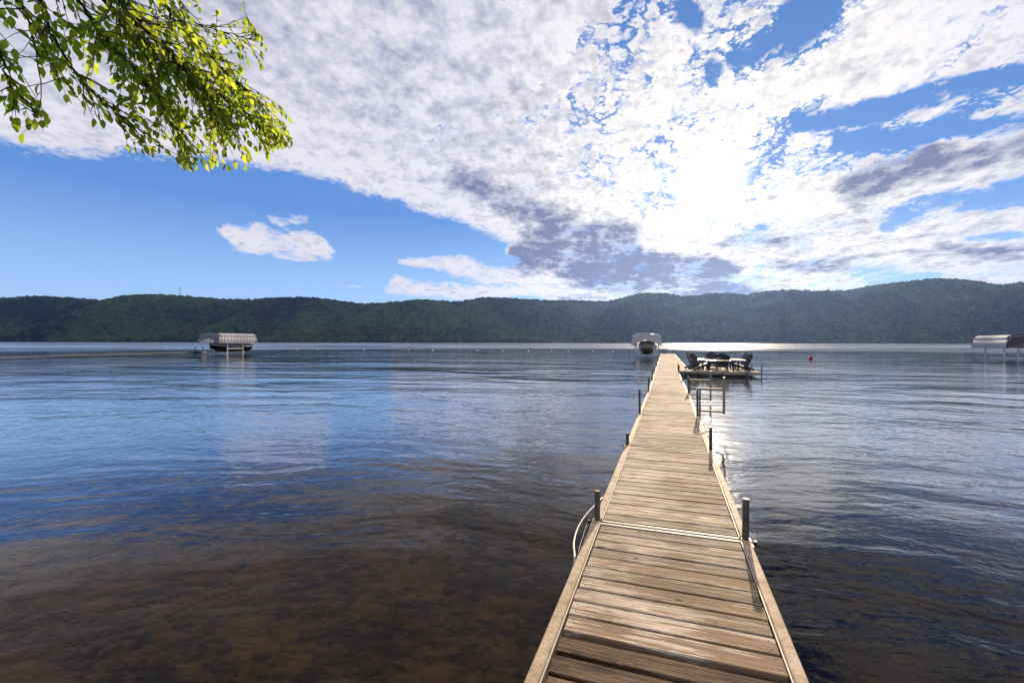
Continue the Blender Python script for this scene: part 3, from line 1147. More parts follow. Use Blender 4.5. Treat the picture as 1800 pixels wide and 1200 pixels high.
# hanging chain with weed at the second right-hand joint
pr_ = post_at[(5.09, 'R')]
ch = thing('weedy_chain', 'rusty chain tangled with dried weed hanging beside the second right dock post', 'chain', tuple(pr_ + Vector((0, 0, DECK))))
d_ = Vector((math.cos(TH), -math.sin(TH), 0))
path = [d_ * 0.03 + Vector((0, 0, -0.005)), d_ * 0.09 + Vector((0, 0, -0.012)), d_ * 0.135 + Vector((0, -0.01, -0.022)), d_ * 0.155 + Vector((0, -0.02, -0.07)), d_ * 0.15 + Vector((0, -0.03, -0.15)), d_ * 0.165 + Vector((0, -0.04, -0.24)), d_ * 0.17 + Vector((0, -0.05, -0.42))]
fine = []
for p_, q_ in zip(path[:-1], path[1:]):
    n_ = max(2, int((q_ - p_).length / 0.016))
    fine += [p_.lerp(q_, k / n_) for k in range(n_)]
for i in range(len(fine) - 1):
    p_, q_ = fine[i], fine[i + 1]
    d3 = (q_ - p_).normalized()
    s3 = d3.orthogonal().normalized() if i % 2 else d3.cross(d3.orthogonal()).normalized()
    mid_ = (p_ + q_) / 2
    b = MB()
    pts_ = [mid_ + d3 * 0.0135 * math.cos(t_) + s3 * 0.008 * math.sin(t_) for t_ in [k * math.pi / 4 for k in range(9)]]
    b.tube(pts_, 0.0026, 5, False)
    obj('link', b.mesh('link', M['chain']), ch)
b = MB()
for _ in range(170):
    i = int(random.triangular(2, len(fine) - 2, len(fine) * 0.5))
    p_ = fine[i]
    e1 = Vector((random.gauss(0, 1), random.gauss(0, 1), random.gauss(-0.5, 0.8))).normalized() * random.uniform(0.014, 0.042)
    e2 = Vector((random.gauss(0, 1), random.gauss(0, 1), random.gauss(0, 1))).normalized() * random.uniform(0.003, 0.007)
    b.add([p_, p_ + e1 * 0.5 + e2, p_ + e1, p_ + e1 * 0.5 - e2], [(0, 1, 2, 3)])
wd_ = obj('weed', b.mesh('weed', M['weed']), ch, kind='stuff')

# bent pale edging strip sprung loose at the first left post
b = MB()
cp = [(1.05, -0.005, DECK - 0.01), (1.25, -0.02, DECK - 0.03), (1.42, -0.055, DECK - 0.05), (1.62, -0.10, DECK - 0.05), (1.86, -0.118, DECK - 0.04), (2.1, -0.10, DECK - 0.02), (2.36, -0.05, DECK - 0.0), (2.62, -0.008, DECK + 0.0)]
pts_ = [dk(*c_) for c_ in cp]
sm_pts = []
for i in range(len(pts_) - 1):
    p0_, p1_, p2_, p3_ = pts_[max(i - 1, 0)], pts_[i], pts_[i + 1], pts_[min(i + 2, len(pts_) - 1)]
    for k in range(5):
        t = k / 5
        sm_pts.append(0.5 * ((2 * p1_) + (p2_ - p0_) * t + (2 * p0_ - 5 * p1_ + 4 * p2_ - p3_) * t * t + (3 * p1_ - p0_ - 3 * p2_ + p3_) * t ** 3))
sm_pts.append(pts_[-1])
b.tube(sm_pts, 0.0085, 8)
b.tube([dk(1.98, -0.05, DECK - 0.01), dk(1.6, -0.045, DECK - 0.05), dk(1.3, -0.02, DECK - 0.04)], 0.002, 5, mi=0)
tag(obj('bent_edge_strip', b.mesh('bent_edge_strip', M['hose'])), 'pale edging strip sprung loose in a bow round the nearest left dock post', 'edge strip')

# ------------------------------------------------------------------ patio deck with chairs
PS = 24.75                         # dock station of its near edge
PW, PD = 4.05, 5.2


def pt(a, d, z=0.0):
    """patio point: a metres right of the dock, d metres beyond the near edge"""
    base = dk(PS, DW + 0.03 + a, 0) + Vector((math.sin(TH2), math.cos(TH2), 0)) * d
    return base + Vector((0, 0, z))


pat = thing('patio_deck', 'square plank deck on thin posts at the right of the dock, carrying dark chairs', 'deck', tuple(pt(0, 0)))
P0 = pt(0, 0)
b = MB()
for (a0, d0, a1, d1) in ((0, 0, PW, 0), (0, PD, PW, PD), (0, 0, 0, PD), (PW, 0, PW, PD)):
    b.beam(pt(a0, d0, DECK - 0.075) - P0, pt(a1, d1, DECK - 0.075) - P0, 0.05, 0.13)
obj('frame', b.mesh('frame', M['rail']), pat)
n_ = int(PD / 0.15)
for k in range(n_):
    if k == 0:
        pme = bevelled_box(PW - 0.02, 0.144, 0.03, 0.004).mesh('plank', M['plank'])
    pl = obj('plank', pme, pat, pt(PW / 2, (k + 0.5) * PD / n_, DECK + random.uniform(-.003, .003)) - P0, -TH2)
for a_, d_2, up_ in ((PW + 0.04, 0.05, 0.36), (PW + 0.04, PD * 0.55, 0.32), (PW + 0.04, PD, 0.45), (2.2, -0.03, -0.02), (1.0, -0.03, -0.02), (3.4, -0.03, -0.02), (2.3, PD, 0.2)):
    p_ = pt(a_, d_2)
    b = MB()
    b.tube([p_ - P0 + Vector((0, 0, bed_z(p_.x, p_.y) - 0.2)), p_ - P0 + Vector((0, 0, DECK + up_))], 0.027, 8)
    obj('post', b.mesh('post', M['dark']), pat)


def chair_parts(mat):
    """an Adirondack chair facing +y; origin on the deck under the seat"""
    P = {}
    b = MB()
    for k in range(6):                                    # seat slats, dropping towards the back
        y = 0.26 - k * 0.095
        z = 0.37 - k * 0.030
        b.box((0, y, z), (0.52, 0.085, 0.022), Matrix.Rotation(0.31, 3, 'X'))
    P['seat'] = b.mesh('seat', mat)
    b = MB()
    for k in range(-3, 4):                                # fanned back slats with a rounded top
        x0, x1 = k * 0.070, k * 0.105
        L = 0.80 - 0.016 * k * k
        y0, y1 = -0.24, -0.24 - L * 0.36
        z0_, z1_ = 0.20, 0.20 + L * 0.97
        w0, w1_ = 0.031, 0.049
        vs = [(x0 - w0, y0, z0_), (x0 + w0, y0, z0_), (x1 + w1_, y1, z1_ - 0.012 * abs(k) * (k > 0)), (x1 - w1_, y1, z1_ - 0.012 * abs(k) * (k < 0))]
        vb = [(x, y - 0.022, z - 0.008) for x, y, z in vs]
        b.add(vs + vb, [(0, 1, 2, 3), (7, 6, 5, 4), (0, 4, 5, 1), (1, 5, 6, 2), (2, 6, 7, 3), (3, 7, 4, 0)])
    b.box((0, -0.315, 0.42), (0.50, 0.03, 0.07), Matrix.Rotation(0.35, 3, 'X'))
    b.box((0, -0.455, 0.80), (0.56, 0.03, 0.06), Matrix.Rotation(0.35, 3, 'X'))
    P['backrest'] = b.mesh('backrest', mat)
    for s_ in (-1, 1):
        b = MB()
        b.add([(s_ * 0.26, 0.36, 0.565), (s_ * 0.42, 0.36, 0.565), (s_ * 0.42, 0.1, 0.565), (s_ * 0.36, -0.42, 0.555), (s_ * 0.27, -0.42, 0.555),
               (s_ * 0.26, 0.36, 0.59), (s_ * 0.42, 0.36, 0.59), (s_ * 0.42, 0.1, 0.59), (s_ * 0.36, -0.42, 0.58), (s_ * 0.27, -0.42, 0.58)],
              [(4, 3, 2, 1, 0), (5, 6, 7, 8, 9), (0, 1, 6, 5), (1, 2, 7, 6), (2, 3, 8, 7), (3, 4, 9, 8), (4, 0, 5, 9)])
        P['armrest', s_] = b.mesh('armrest', mat)
        b = MB()
        b.box((s_ * 0.30, 0.30, 0.2825), (0.035, 0.10, 0.565))
        P['front_leg', s_] = b.mesh('front_leg', mat)
        b = MB()
        b.beam((s_ * 0.262, 0.30, 0.33), (s_ * 0.262, -0.62, 0.035), 0.035, 0.11)
        P['rear_leg', s_] = b.mesh('rear_leg', mat)
    return P


chair_mesh = {'dark': chair_parts(M['chair']), 'navy': chair_parts(M['chair_blue'])}
chair_spec = [  # across, beyond, facing (degrees from away-from-camera, clockwise), finish, label
    (1.22, 1.25, 62, 'dark', 'dark garden chair left of the table, the nearer one, its back to the dock'),
    (1.08, 2.75, 112, 'navy', 'navy tinted garden chair half hidden behind the dark chair on the left side'),
    (2.28, 0.72, 4, 'dark', 'dark garden chair with its back to the camera at the deck edge'),
    (2.15, 4.0, 172, 'dark', 'dark garden chair facing the camera from behind the low table'),
    (3.30, 1.35, -58, 'dark', 'dark garden chair at the right end of the deck, leaning back to the right'),
    (3.36, 2.95, -110, 'navy', 'greyish garden chair behind the one at the right end of the deck')]
for a_, d_2, face, fin, lab in chair_spec:
    p_ = pt(a_, d_2, DECK + 0.003)
    t_ = thing('garden_chair', lab, 'chair', tuple(p_), -TH2 - R(face), 'garden chairs round the table on the patio deck')
    for k, me in chair_mesh[fin].items():
        obj(k if isinstance(k, str) else k[0], me, t_)
p_ = pt(2.15, 2.25, DECK + 0.003)
tb = thing('low_table', 'low pale table between the dark garden chairs on the patio deck', 'table', tuple(p_), -TH2)
b = MB()
for k in range(7):
    b.box((0, -0.42 + k * 0.14, 0.50), (1.15, 0.13, 0.03))
obj('table_top', b.mesh('table_top', M['table']), tb)
b = MB()
b.box((0, 0.45, 0.44), (1.0, 0.03, 0.08)); b.box((0, -0.45, 0.44), (1.0, 0.03, 0.08))
obj('apron', b.mesh('apron', M['chair']), tb)
for x_ in (-0.5, 0.5):
    for y_ in (-0.41, 0.41):
        b = MB()
        b.box((x_, y_, 0.20), (0.07, 0.07, 0.40))
        obj('leg', b.mesh('leg', M['chair']), tb)

# ------------------------------------------------------------------ boat lifts and boats


def canopy_parts(L, Wd, H, nrib, front_slope=0.5, rip=0.17):
    """fabric canopy along x (+x is the far end of the long side), base of its skirt at z = 0"""
    def prof(sag, k):
        r = rip * sag
        return [(-Wd / 2 - r, 0.0), (-Wd / 2 - r * 0.6, H * 0.27), (-Wd / 2 + 0.03 - r * 0.2, H * 0.52), (-Wd / 2 + 0.10, H * 0.56), (-Wd * 0.46 - r, H * 0.70), (-Wd * 0.42 - r * 0.5, H * 0.88), (-Wd * 0.36, H * 0.985), (0, H),
                (Wd * 0.36, H * 0.985), (Wd * 0.42 + r * 0.5, H * 0.88), (Wd * 0.46 + r, H * 0.70), (Wd / 2 - 0.10, H * 0.56), (Wd / 2 - 0.03 + r * 0.2, H * 0.52), (Wd / 2 + r * 0.6, H * 0.27), (Wd / 2 + r, 0.0)]
    n = nrib * 4
    rows = []
    for i in range(n + 1):
        t = i / n
        x = -L / 2 + L * t
        sag = math.cos(2 * math.pi * t * nrib) * (1 + 0.35 * math.sin(7 * t + 1.3 * nrib))
        row = []
        for y, z in prof(sag, i):
            k = z / H
            xx = x * (1 - (front_slope * k * 2 / L if x < 0 else 0.12 * k * 2 / L))
            row.append((xx, y, z - 0.02 * abs(sag) * (k < 0.05)))
        rows.append(row)
    shell = MB(); shell.grid(rows)
    e0 = MB(); c0 = (rows[0][0][0] * .5 + rows[0][7][0] * .5 - 0.05, 0, H * 0.45)
    e0.add(rows[0] + [c0], [(i + 1, i, 15) for i in range(14)], True)
    e1 = MB(); c1 = (rows[-1][0][0] * .5 + rows[-1][7][0] * .5 + 0.05, 0, H * 0.45)
    e1.add(rows[-1] + [c1], [(i, i + 1, 15) for i in range(14)], True)
    return shell, e0, e1


def boat_parts(root, L, B, D, hull_m, trim_m, z0):
    """open motor boat, bow towards -x, keel at z0"""
    st = [(-L / 2, 0.02, 0.62), (-L * 0.46, 0.16, 0.48), (-L * 0.40, 0.46, 0.30), (-L * 0.28, 0.78, 0.13), (-L * 0.10, 0.95, 0.04), (L * 0.15, 1.0, 0.0), (L / 2, 0.96, 0.0)]
    rows = []
    for x, w, kz in st:
        hb = B / 2 * w
        sheer = D * (1.0 + 0.12 * (0.5 - x / L) ** 2)
        k = D * kz
        row = []
        for y, f in ((1, 1.0), (0.97, 0.72), (0.86, 0.42), (0.45, 0.16), (0.0, 0.0)):
            row.append((x + (0.22 * L * 0.08 * (f - 1) * -1 if x < -L * 0.3 else 0), -hb * y, z0 + k + (sheer - k) * f))
        row += [(a, -y, z) for a, y, z in row[-2::-1]]
        rows.append(row)
    b = MB(); b.grid(rows)
    b.add(rows[-1], [tuple(range(9))], False)
    obj('hull', b.mesh('hull', hull_m), root)
    b = MB()
    dkrow = [[(r_[0][0], r_[0][1] * 0.96, r_[0][2] + 0.01), (r_[0][0], 0, r_[0][2] + 0.07), (r_[0][0], r_[-1][1] * 0.96, r_[0][2] + 0.01)] for r_ in rows[:4]]
    b.grid(dkrow)
    obj('foredeck', b.mesh('foredeck', trim_m), root)
    b = MB()
    for q in (0, -1):
        b.tube([(r_[q][0], r_[q][1] * 1.01, r_[q][2]) for r_ in rows], 0.035, 6)
    obj('gunwale', b.mesh('gunwale', M['alu']), root)
    b = MB()
    zs = rows[3][0][2]
    x0 = rows[3][0][0]
    b.add([(x0, -B * 0.36, zs), (x0, B * 0.36, zs), (x0 + 0.35, B * 0.32, zs + 0.42), (x0 + 0.35, -B * 0.32, zs + 0.42), (x0 + 0.9, -B * 0.44, zs), (x0 + 0.9, -B * 0.40, zs + 0.36), (x0 + 0.9, B * 0.44, zs), (x0 + 0.9, B * 0.40, zs + 0.36)],
          [(0, 1, 2, 3), (4, 0, 3, 5), (1, 6, 7, 2)])
    obj('windshield', b.mesh('windshield', M['glass_dark']), root)
    b = MB()
    for y in (-B * 0.2, B * 0.2):
        b.box((x0 + 1.5, y, zs - 0.05), (0.5, 0.5, 0.3)); b.box((x0 + 1.75, y, zs + 0.22), (0.12, 0.5, 0.45))
    b.box((L * 0.33, 0, zs - 0.05), (0.7, B * 0.8, 0.35)); b.box((L * 0.40, 0, zs + 0.15), (0.14, B * 0.8, 0.35))
    obj('seats', b.mesh('seats', M['vinyl']), root)
    b = MB()
    sr = [[(r_[q][0], r_[q][1] * 1.012 + 0, r_[q][2] - 0.14 * D - dz_) for q in (0,)][0] for r_ in rows for dz_ in (0,)]
    for q in (0, -1):
        pts2 = [(r_[1 if q == 0 else -2][0], r_[1 if q == 0 else -2][1] * 1.012, r_[1 if q == 0 else -2][2]) for r_ in rows]
        b.grid([[(x, y, z - 0.045) for x, y, z in pts2], [(x, y * 1.003, z + 0.045) for x, y, z in pts2]])
    obj('stripe', b.mesh('stripe', M['white_gel']), root)
    b = MB()
    b.box((L / 2 + 0.22, 0, z0 + D * 0.55), (0.4, 0.4, 0.35)); b.box((L / 2 + 0.25, 0, z0 + D * 0.12), (0.16, 0.12, 0.7))
    obj('outdrive', b.mesh('outdrive', M['dark']), root)


def lift(name, label, at_xy, rotz, L, Wd, canopy_z, canopy_h, mats, posts_x, beam_z, cradle_z, nrib, wheel=None, group='boat lifts standing in the lake'):
    root = thing(name, label, 'boat lift', (at_xy[0], at_xy[1], 0), rotz, group)
    sh, e0, e1 = canopy_parts(L, Wd, canopy_h, nrib)
    for nm, part_, mt in (('canopy', sh, mats[0]), ('canopy_end', e0, mats[1]), ('canopy_end', e1, mats[1])):
        obj(nm, part_.mesh(nm, mt), root, (0, 0, canopy_z))
    b = MB()
    for t in np.linspace(-0.47, 0.47, 9):
        x = L * t
        b.tube([(x, -Wd / 2 + 0.03, canopy_z + 0.05), (x, -Wd * 0.41, canopy_z + canopy_h * 0.82), (x, 0, canopy_z + canopy_h * 0.95), (x, Wd * 0.41, canopy_z + canopy_h * 0.82), (x, Wd / 2 - 0.03, canopy_z + 0.05)], 0.025, 6)
    for y in (-Wd / 2 + 0.04, Wd / 2 - 0.04):
        b.tube([(-L * 0.47, y, canopy_z + 0.06), (L * 0.47, y, canopy_z + 0.06)], 0.03, 6)
    obj('canopy_frame', b.mesh('canopy_frame', M['alu']), root)
    bx, by = at_xy
    for x in posts_x:
        for y in (-Wd / 2 + 0.22, Wd / 2 - 0.22):
            b = MB()
            b.box((x, y, (canopy_z + 0.2 - 5.0) / 2), (0.11, 0.11, canopy_z + 0.2 + 5.0))
            obj('post', b.mesh('post', M['alu']), root)
    for y in (-Wd / 2 + 0.22, Wd / 2 - 0.22):
        b = MB()
        b.beam((posts_x[0] - 0.0, y, beam_z), (posts_x[-1], y, beam_z), 0.07, 0.13)
        obj('side_beam', b.mesh('side_beam', M['alu']), root)
    if cradle_z is not None:
        for x in posts_x:
            b = MB()
            b.beam((x, -Wd / 2 + 0.2, cradle_z), (x, Wd / 2 - 0.2, cradle_z), 0.12, 0.14)
            obj('cradle_beam', b.mesh('cradle_beam', M['alu']), root)
        for y in (-0.55, 0.55):
            b = MB()
            b.beam((-L * 0.30, y, cradle_z + 0.16), (L * 0.32, y, cradle_z + 0.16), 0.12, 0.16)
            obj('bunk', b.mesh('bunk', M['vinyl']), root)
    if wheel is not None:
        wx, wy, wz = wheel
        b = MB()
        b.tube([(wx, wy + 0.42 * math.cos(t), wz + 0.42 * math.sin(t)) for t in np.linspace(0, 2 * math.pi, 19)], 0.035, 6, False)
        for k in range(3):
            t = k * math.pi / 3
            b.tube([(wx, wy - 0.42 * math.cos(t), wz - 0.42 * math.sin(t)), (wx, wy + 0.42 * math.cos(t), wz + 0.42 * math.sin(t))], 0.02, 5)
        b.box((wx, wy, wz), (0.25, 0.2, 0.24))
        obj('winch_wheel', b.mesh('winch_wheel', M['dark']), root)
    return root


# left: tan canopy, dark boat
YAW_L = R(79)
cl_ = (-40.4, 64.9)
lift('boat_lift', 'boat lift with pale ruched canopy far out on the left water, holding a dark boat', cl_, YAW_L, 7.05, 3.3, 1.66, 1.36,
     (M['canvas_tan'], M['canvas_shaded']), (-1.76, 1.0), 0.90, 0.20, 12)
bt = thing('motor_boat', 'dark hulled motor boat raised under the pale canopy on the left', 'boat', (cl_[0], cl_[1], 0), YAW_L, 'boats on lifts')
boat_parts(bt, 6.6, 2.4, 1.15, M['hull_dark'], M['hull_dark'], 0.38)

# middle: silver canopy seen end on, next to the end of the dock
p_ = at(1134, 629, 0)
YAW_M = R(90) - math.atan((1134 - 900) / 800) * 1.0 - R(2)
mid_l = lift('boat_lift', 'rounded silver grey canopied boat lift seen end on beside the far end of the dock', (p_.x + 1.2, p_.y + 3.2), YAW_M, 6.8, 3.15, 1.55, 1.45,
             (M['canvas_silver'], M['canvas_silver']), (-2.6, 1.4), 0.75, 0.30, 16, (-2.7, -1.85, 0.95))
for y_ in (-1.05, -0.8, 0.8, 1.05):
    b = MB()
    b.tube([(-2.7, y_, 0.25), (-2.75, y_ * 1.12, 1.55)], 0.06, 8)
    obj('guide_post', b.mesh('guide_post', M['white_gel']), mid_l)
bt = thing('motor_boat', 'brown motor boat facing the camera under the silver grey canopy', 'boat', (p_.x + 1.2, p_.y + 3.2, 0), YAW_M, 'boats on lifts')
boat_parts(bt, 6.2, 2.2, 1.25, M['hull_brown'], M['vinyl'], 0.22)

# right: empty lift with maroon canopy, cut by the edge of the picture
YAW_R = R(63)
ax = Vector((math.cos(YAW_R), math.sin(YAW_R)))
rt = Vector((ax.y, -ax.x))
cr = Vector((54.5, 50.0)) + ax * 4.4 + rt * 1.65
lift('boat_lift', 'empty boat lift with dark maroon canopy at the right edge of the photo', tuple(cr), YAW_R, 8.8, 3.3, 1.28, 1.50,
     (M['canvas_grey'], M['canvas_maroon']), (-3.0, 1.5), 0.72, None, 17)

# ------------------------------------------------------------------ far dock on the left
e0 = at(0, 627.3, DECK)
e1 = at(255, 620.9, DECK)
dfar = (e1 - e0).normalized()
nfar = Vector((dfar.y, -dfar.x, 0))
Lf = (e1 - e0).length
fd = thing('far_dock', 'low tan dock on thin posts at the left, leading to the pale canopied lift', 'dock', tuple(e0))
loc0 = e0.copy()
start, endd = -22.0, Lf + 8.5
nsec = 9
for k in range(nsec):
    s0_, s1_ = start + (endd - start) * k / nsec, start + (endd - start) * (k + 1) / nsec
    b = MB()
    c0, c1 = dfar * (s0_ + 0.02), dfar * (s1_ - 0.02)
    for y in (0, -1.22):
        b.beam(c0 + nfar * y - Vector((0, 0, 0.03)), c1 + nfar * y - Vector((0, 0, 0.03)), 0.06, 0.09)
    npk = 24
    for q in range(npk):
        c = c0.lerp(c1, (q + 0.5) / npk) - nfar * 0.61
        b.box(c + Vector((0, 0, 0.0)), (1.15, (c1 - c0).length / npk - 0.01, 0.03), Matrix.Rotation(-math.atan2(dfar.x, dfar.y), 3, 'Z'), 1)
    obj('section', b.mesh('section', M['pier'], M['old_plank']), fd)
    for y, hh_ in ((0.04, 0.62), (-1.26, 0.45)):
        b = MB()
        p2 = c0 + nfar * y
        b.tube([p2 + Vector((0, 0, -4.0)), p2 + Vector((0, 0, hh_ + random.uniform(-.1, .2)))], 0.028, 7)
        obj('post', b.mesh('post', M['post']), fd)
b = MB()
cc = dfar * (endd - 0.2)
b.box(cc - nfar * 0.1 + Vector((0, 0, -0.02)), (2.2, 1.2, 0.30))
for q in (-0.9, 0.9):
    b.tube([cc + dfar * q * 0.8 + nfar * 0.2 + Vector((0, 0, -3)), cc + dfar * q * 0.8 + nfar * 0.2 + Vector((0, 0, 0.9))], 0.05, 7)
obj('end_platform', b.mesh('end_platform', M['dark']), fd)

# ------------------------------------------------------------------ floats
p_ = at(1425, 631.8, 0)
bu = thing('mooring_buoy', 'small red mooring buoy floating in open water right of the patio deck', 'buoy', tuple(p_))
b = MB()
prof = [(0.0, -0.15), (0.13, -0.12), (0.185, 0.0), (0.185, 0.22), (0.15, 0.33), (0.07, 0.38), (0.0, 0.385)]
b.grid([[(r_ * math.cos(k * math.pi / 8), r_ * math.sin(k * math.pi / 8), z_) for k in range(16)] for r_, z_ in prof], True, 0, True)
obj('float', b.mesh('float', M['red']), bu)
b = MB()
b.tube([(0.05 * math.cos(t), 0, 0.42 + 0.05 * math.sin(t)) for t in np.linspace(0, 2 * math.pi, 13)], 0.012, 6, False)
b.tube([(0, 0, -1.8), (0, 0, -0.14)], 0.012, 5)
obj('mooring_ring', b.mesh('mooring_ring', M['dark']), bu)
fl = MB()
prof = [(0.0, -0.11), (0.09, -0.085), (0.14, 0.0), (0.15, 0.10), (0.115, 0.2), (0.05, 0.245), (0.0, 0.25)]
fl.grid([[(r_ * math.cos(k * math.pi / 5), r_ * math.sin(k * math.pi / 5), z_) for k in range(10)] for r_, z_ in prof], True, 0, True)
flm = fl.mesh('swim_float', M['white_float'])
fl_spec = [(292, 612, 'tiny white float beyond the far dock, leftmost of the line'), (317, 612, 'tiny white float beyond the far dock, second from the left end of the line'),
           (449, 613, 'tiny white float just right of the pale canopied lift')]
ordn = ('second', 'third', 'fourth', 'fifth', 'sixth', 'seventh', 'eighth', 'ninth', 'tenth', 'eleventh', 'twelfth')
for k_, (x, y) in enumerate(((522, 614), (558, 614), (640, 614.5), (718, 615), (761, 615), (839, 616), (884, 616.2), (929, 616.4), (969, 616.8), (999, 617), (1042, 617))):
    fl_spec.append((x, y, 'tiny white float on open water, %s to the right of the pale canopied lift' % ordn[k_]))
fl_spec.append((1077, 617.6, 'tiny white float nearest the silver grey canopied lift'))
for x, y, lab in fl_spec:
    o_ = obj('swim_float', flm, None, tuple(at(x, y, 0)))
    o_.scale = (0.7, 0.7, 0.6)
    tag(o_, lab, 'float', 'line of white floats on the lake')

# ------------------------------------------------------------------ the tree whose bough hangs into the picture
TB = Vector((-7.2, -1.6, 0.25))
TB.z = bed_z(TB.x, TB.y) + 0.02 if bed_z(TB.x, TB.y) > 0 else 0.1
TB = Vector((-6.6, -5.2, bed_z(-6.6, -5.2)))
tree = thing('tree', 'leafy green bough of a lakeside tree reaching in at the top left', 'tree', tuple(TB))
L_ = lambda p_: p_ - TB


def bez(p0, p1, p2, n=10):
    return [p0 * (1 - t) ** 2 + p1 * 2 * t * (1 - t) + p2 * t * t for t in [k / n for k in range(n + 1)]]


trunk_top = TB + Vector((0.5, 0.9, 6.2))
b = MB()
tp = bez(TB - Vector((0, 0, 0.3)), TB + Vector((-0.1, 0.1, 3.0)), trunk_top, 12)
b.tube([L_(p_) for p_ in tp], 0.2, 12, taper=[0.27 - 0.17 * (k / 12) + (0.10 if k == 0 else 0) for k in range(13)])
obj('trunk', b.mesh('trunk', M['bark']), tree)

fork = tp[8]
# boughs through the picture: pixel, pixel, depth
bough_px = [
    ([(-320, -420, 2.2), (150, -30, 3.6), (250, 75, 4.0), (400, 175, 4.3), (470, 225, 4.5)], 0.017),
    ([(-320, -420, 2.2), (170, -60, 3.5), (230, 30, 3.8), (330, 120, 4.1), (385, 215, 4.3)], 0.015),
    ([(-320, -420, 2.2), (230, -60, 3.9), (310, 40, 4.4), (380, 110, 4.7), (430, 160, 4.9)], 0.014),
    ([(-250, -350, 2.4), (260, -70, 4.2), (330, 30, 4.7), (390, 55, 4.8), (455, 72, 4.9)], 0.010),
    ([(-320, -420, 2.2), (40, -60, 3.2), (95, 70, 3.5), (150, 150, 3.7), (240, 225, 3.9)], 0.010),
    ([(-320, -420, 2.2), (-60, -40, 2.9), (0, 100, 3.2), (20, 150, 3.3), (70, 205, 3.4)], 0.008),
    ([(-320, -420, 2.2), (100, -40, 3.5), (180, 60, 3.9), (260, 150, 4.1), (330, 260, 4.3)], 0.012),
    ([(-320, -420, 2.2), (-20, -60, 3.0), (40, 20, 3.3), (70, 90, 3.4), (115, 140, 3.5)], 0.007),
]
limbs = []
root_pt = None
for pts3, rad in bough_px:
    P3 = [deep(x, y, d_) for x, y, d_ in pts3]
    fine = []
    for i in range(len(P3) - 1):
        p0_, p1_, p2_, p3_ = P3[max(i - 1, 0)], P3[i], P3[i + 1], P3[min(i + 2, len(P3) - 1)]
        for k in range(8):
            t = k / 8
            fine.append(0.5 * ((2 * p1_) + (p2_ - p0_) * t + (2 * p0_ - 5 * p1_ + 4 * p2_ - p3_) * t * t + (3 * p1_ - p0_ - 3 * p2_ + p3_) * t ** 3))
    fine.append(P3[-1])
    jit = [Vector((random.gauss(0, .006), random.gauss(0, .02), random.gauss(0, .006))) for _ in fine]
    fine = [p_ + j_ for p_, j_ in zip(fine, jit)]
    limbs.append((fine, rad))
join = deep(-320, -420, 2.2)
b = MB()
mb_ = bez(fork, fork.lerp(join, 0.5) + Vector((0, 0, 0.9)), join, 12)
b.tube([L_(p_) for p_ in mb_], 0.06, 10, taper=[0.10 - 0.055 * k / 12 for k in range(13)])
obj('limb', b.mesh('limb', M['bark']), tree)
for fine, rad in limbs:
    b = MB()
    n = len(fine)
    b.tube([L_(p_) for p_ in fine], rad, 7, taper=[max(rad * (1.5 - 1.3 * k / (n - 1)), 0.0022) for k in range(n)])
    obj('branch', b.mesh('branch', M['bark']), tree)

poly = [(-60, -60), (430, -60), (437, 5), (470, 95), (470, 125), (440, 100), (425, 118), (440, 150), (505, 175), (518, 245), (475, 262), (478, 285), (400, 300), (335, 292), (268, 268), (222, 258), (205, 232), (213, 205),
        (165, 214), (140, 185), (120, 175), (95, 140), (66, 125), (60, 85), (30, 40), (10, 60), (-60, 60)]
poly2 = [(-60, 75), (20, 70), (40, 140), (85, 205), (62, 232), (40, 235), (8, 250), (-60, 250)]


def inside(pl, x, y):
    r_ = False
    for (x0_, y0_), (x1_, y1_) in zip(pl, pl[1:] + pl[:1]):
        if (y0_ > y) != (y1_ > y) and x < (x1_ - x0_) * (y - y0_) / (y1_ - y0_) + x0_:
            r_ = not r_
    return r_


def pix(p_):
    x, t = p_.x / p_.y, (p_.z - EYE) / p_.y
    return 900 + 800 * x, 601.4 - 800 * t


def leaf_shape(L, Wd, droop, fold, curl):
    st = [(0.0, 0.0), (0.18, 0.62), (0.42, 1.0), (0.68, 0.78), (0.88, 0.34), (1.0, 0.0)]
    mid_, lf, rt_ = [], [], []
    for t, w in st:
        y = t * L
        z = -droop * t * t * L
        mid_.append((0, y, z))
        e = w * Wd / 2
        lf.append((-e, y - 0.02 * L * w, z + fold * e + curl * math.sin(t * 7) * 0.05 * L))
        rt_.append((e, y - 0.02 * L * w, z + fold * e - curl * math.sin(t * 6) * 0.05 * L))
    vs = [mid_[0]] + [p_ for k in range(1, 5) for p_ in (lf[k], mid_[k], rt_[k])] + [mid_[5]]
    fs = [(0, 2, 1), (0, 3, 2)]
    for k in range(3):
        a = 1 + 3 * k
        fs += [(a, a + 1, a + 4, a + 3), (a + 1, a + 2, a + 5, a + 4)]
    fs += [(10, 11, 13), (11, 12, 13)]
    # stalk
    vs += [(0, -0.22 * L, 0.02 * L), (0.0012, 0, 0), (-0.0012, 0, 0)]
    fs += [(14, 15, 16)]
    return vs, fs


shapes = [leaf_shape(1.0, random.uniform(0.48, 0.62), random.uniform(0.05, 0.45), random.uniform(0.1, 0.6), random.uniform(-1, 1)) for _ in range(10)]


def leaf_mesh(k, tone):
    b = MB(); b.add(*shapes[k], True)
    me = b.mesh('leaf', M['leaf'])
    at2 = me.attributes.new('tone', 'FLOAT', 'POINT')
    at2.data.foreach_set('value', [tone] * len(me.vertices))
    return me


leaf_lib = [[leaf_mesh(k, t) for t in (0.12, 0.4, 0.65, 0.95)] for k in range(10)]
placements = []
twigs = MB()


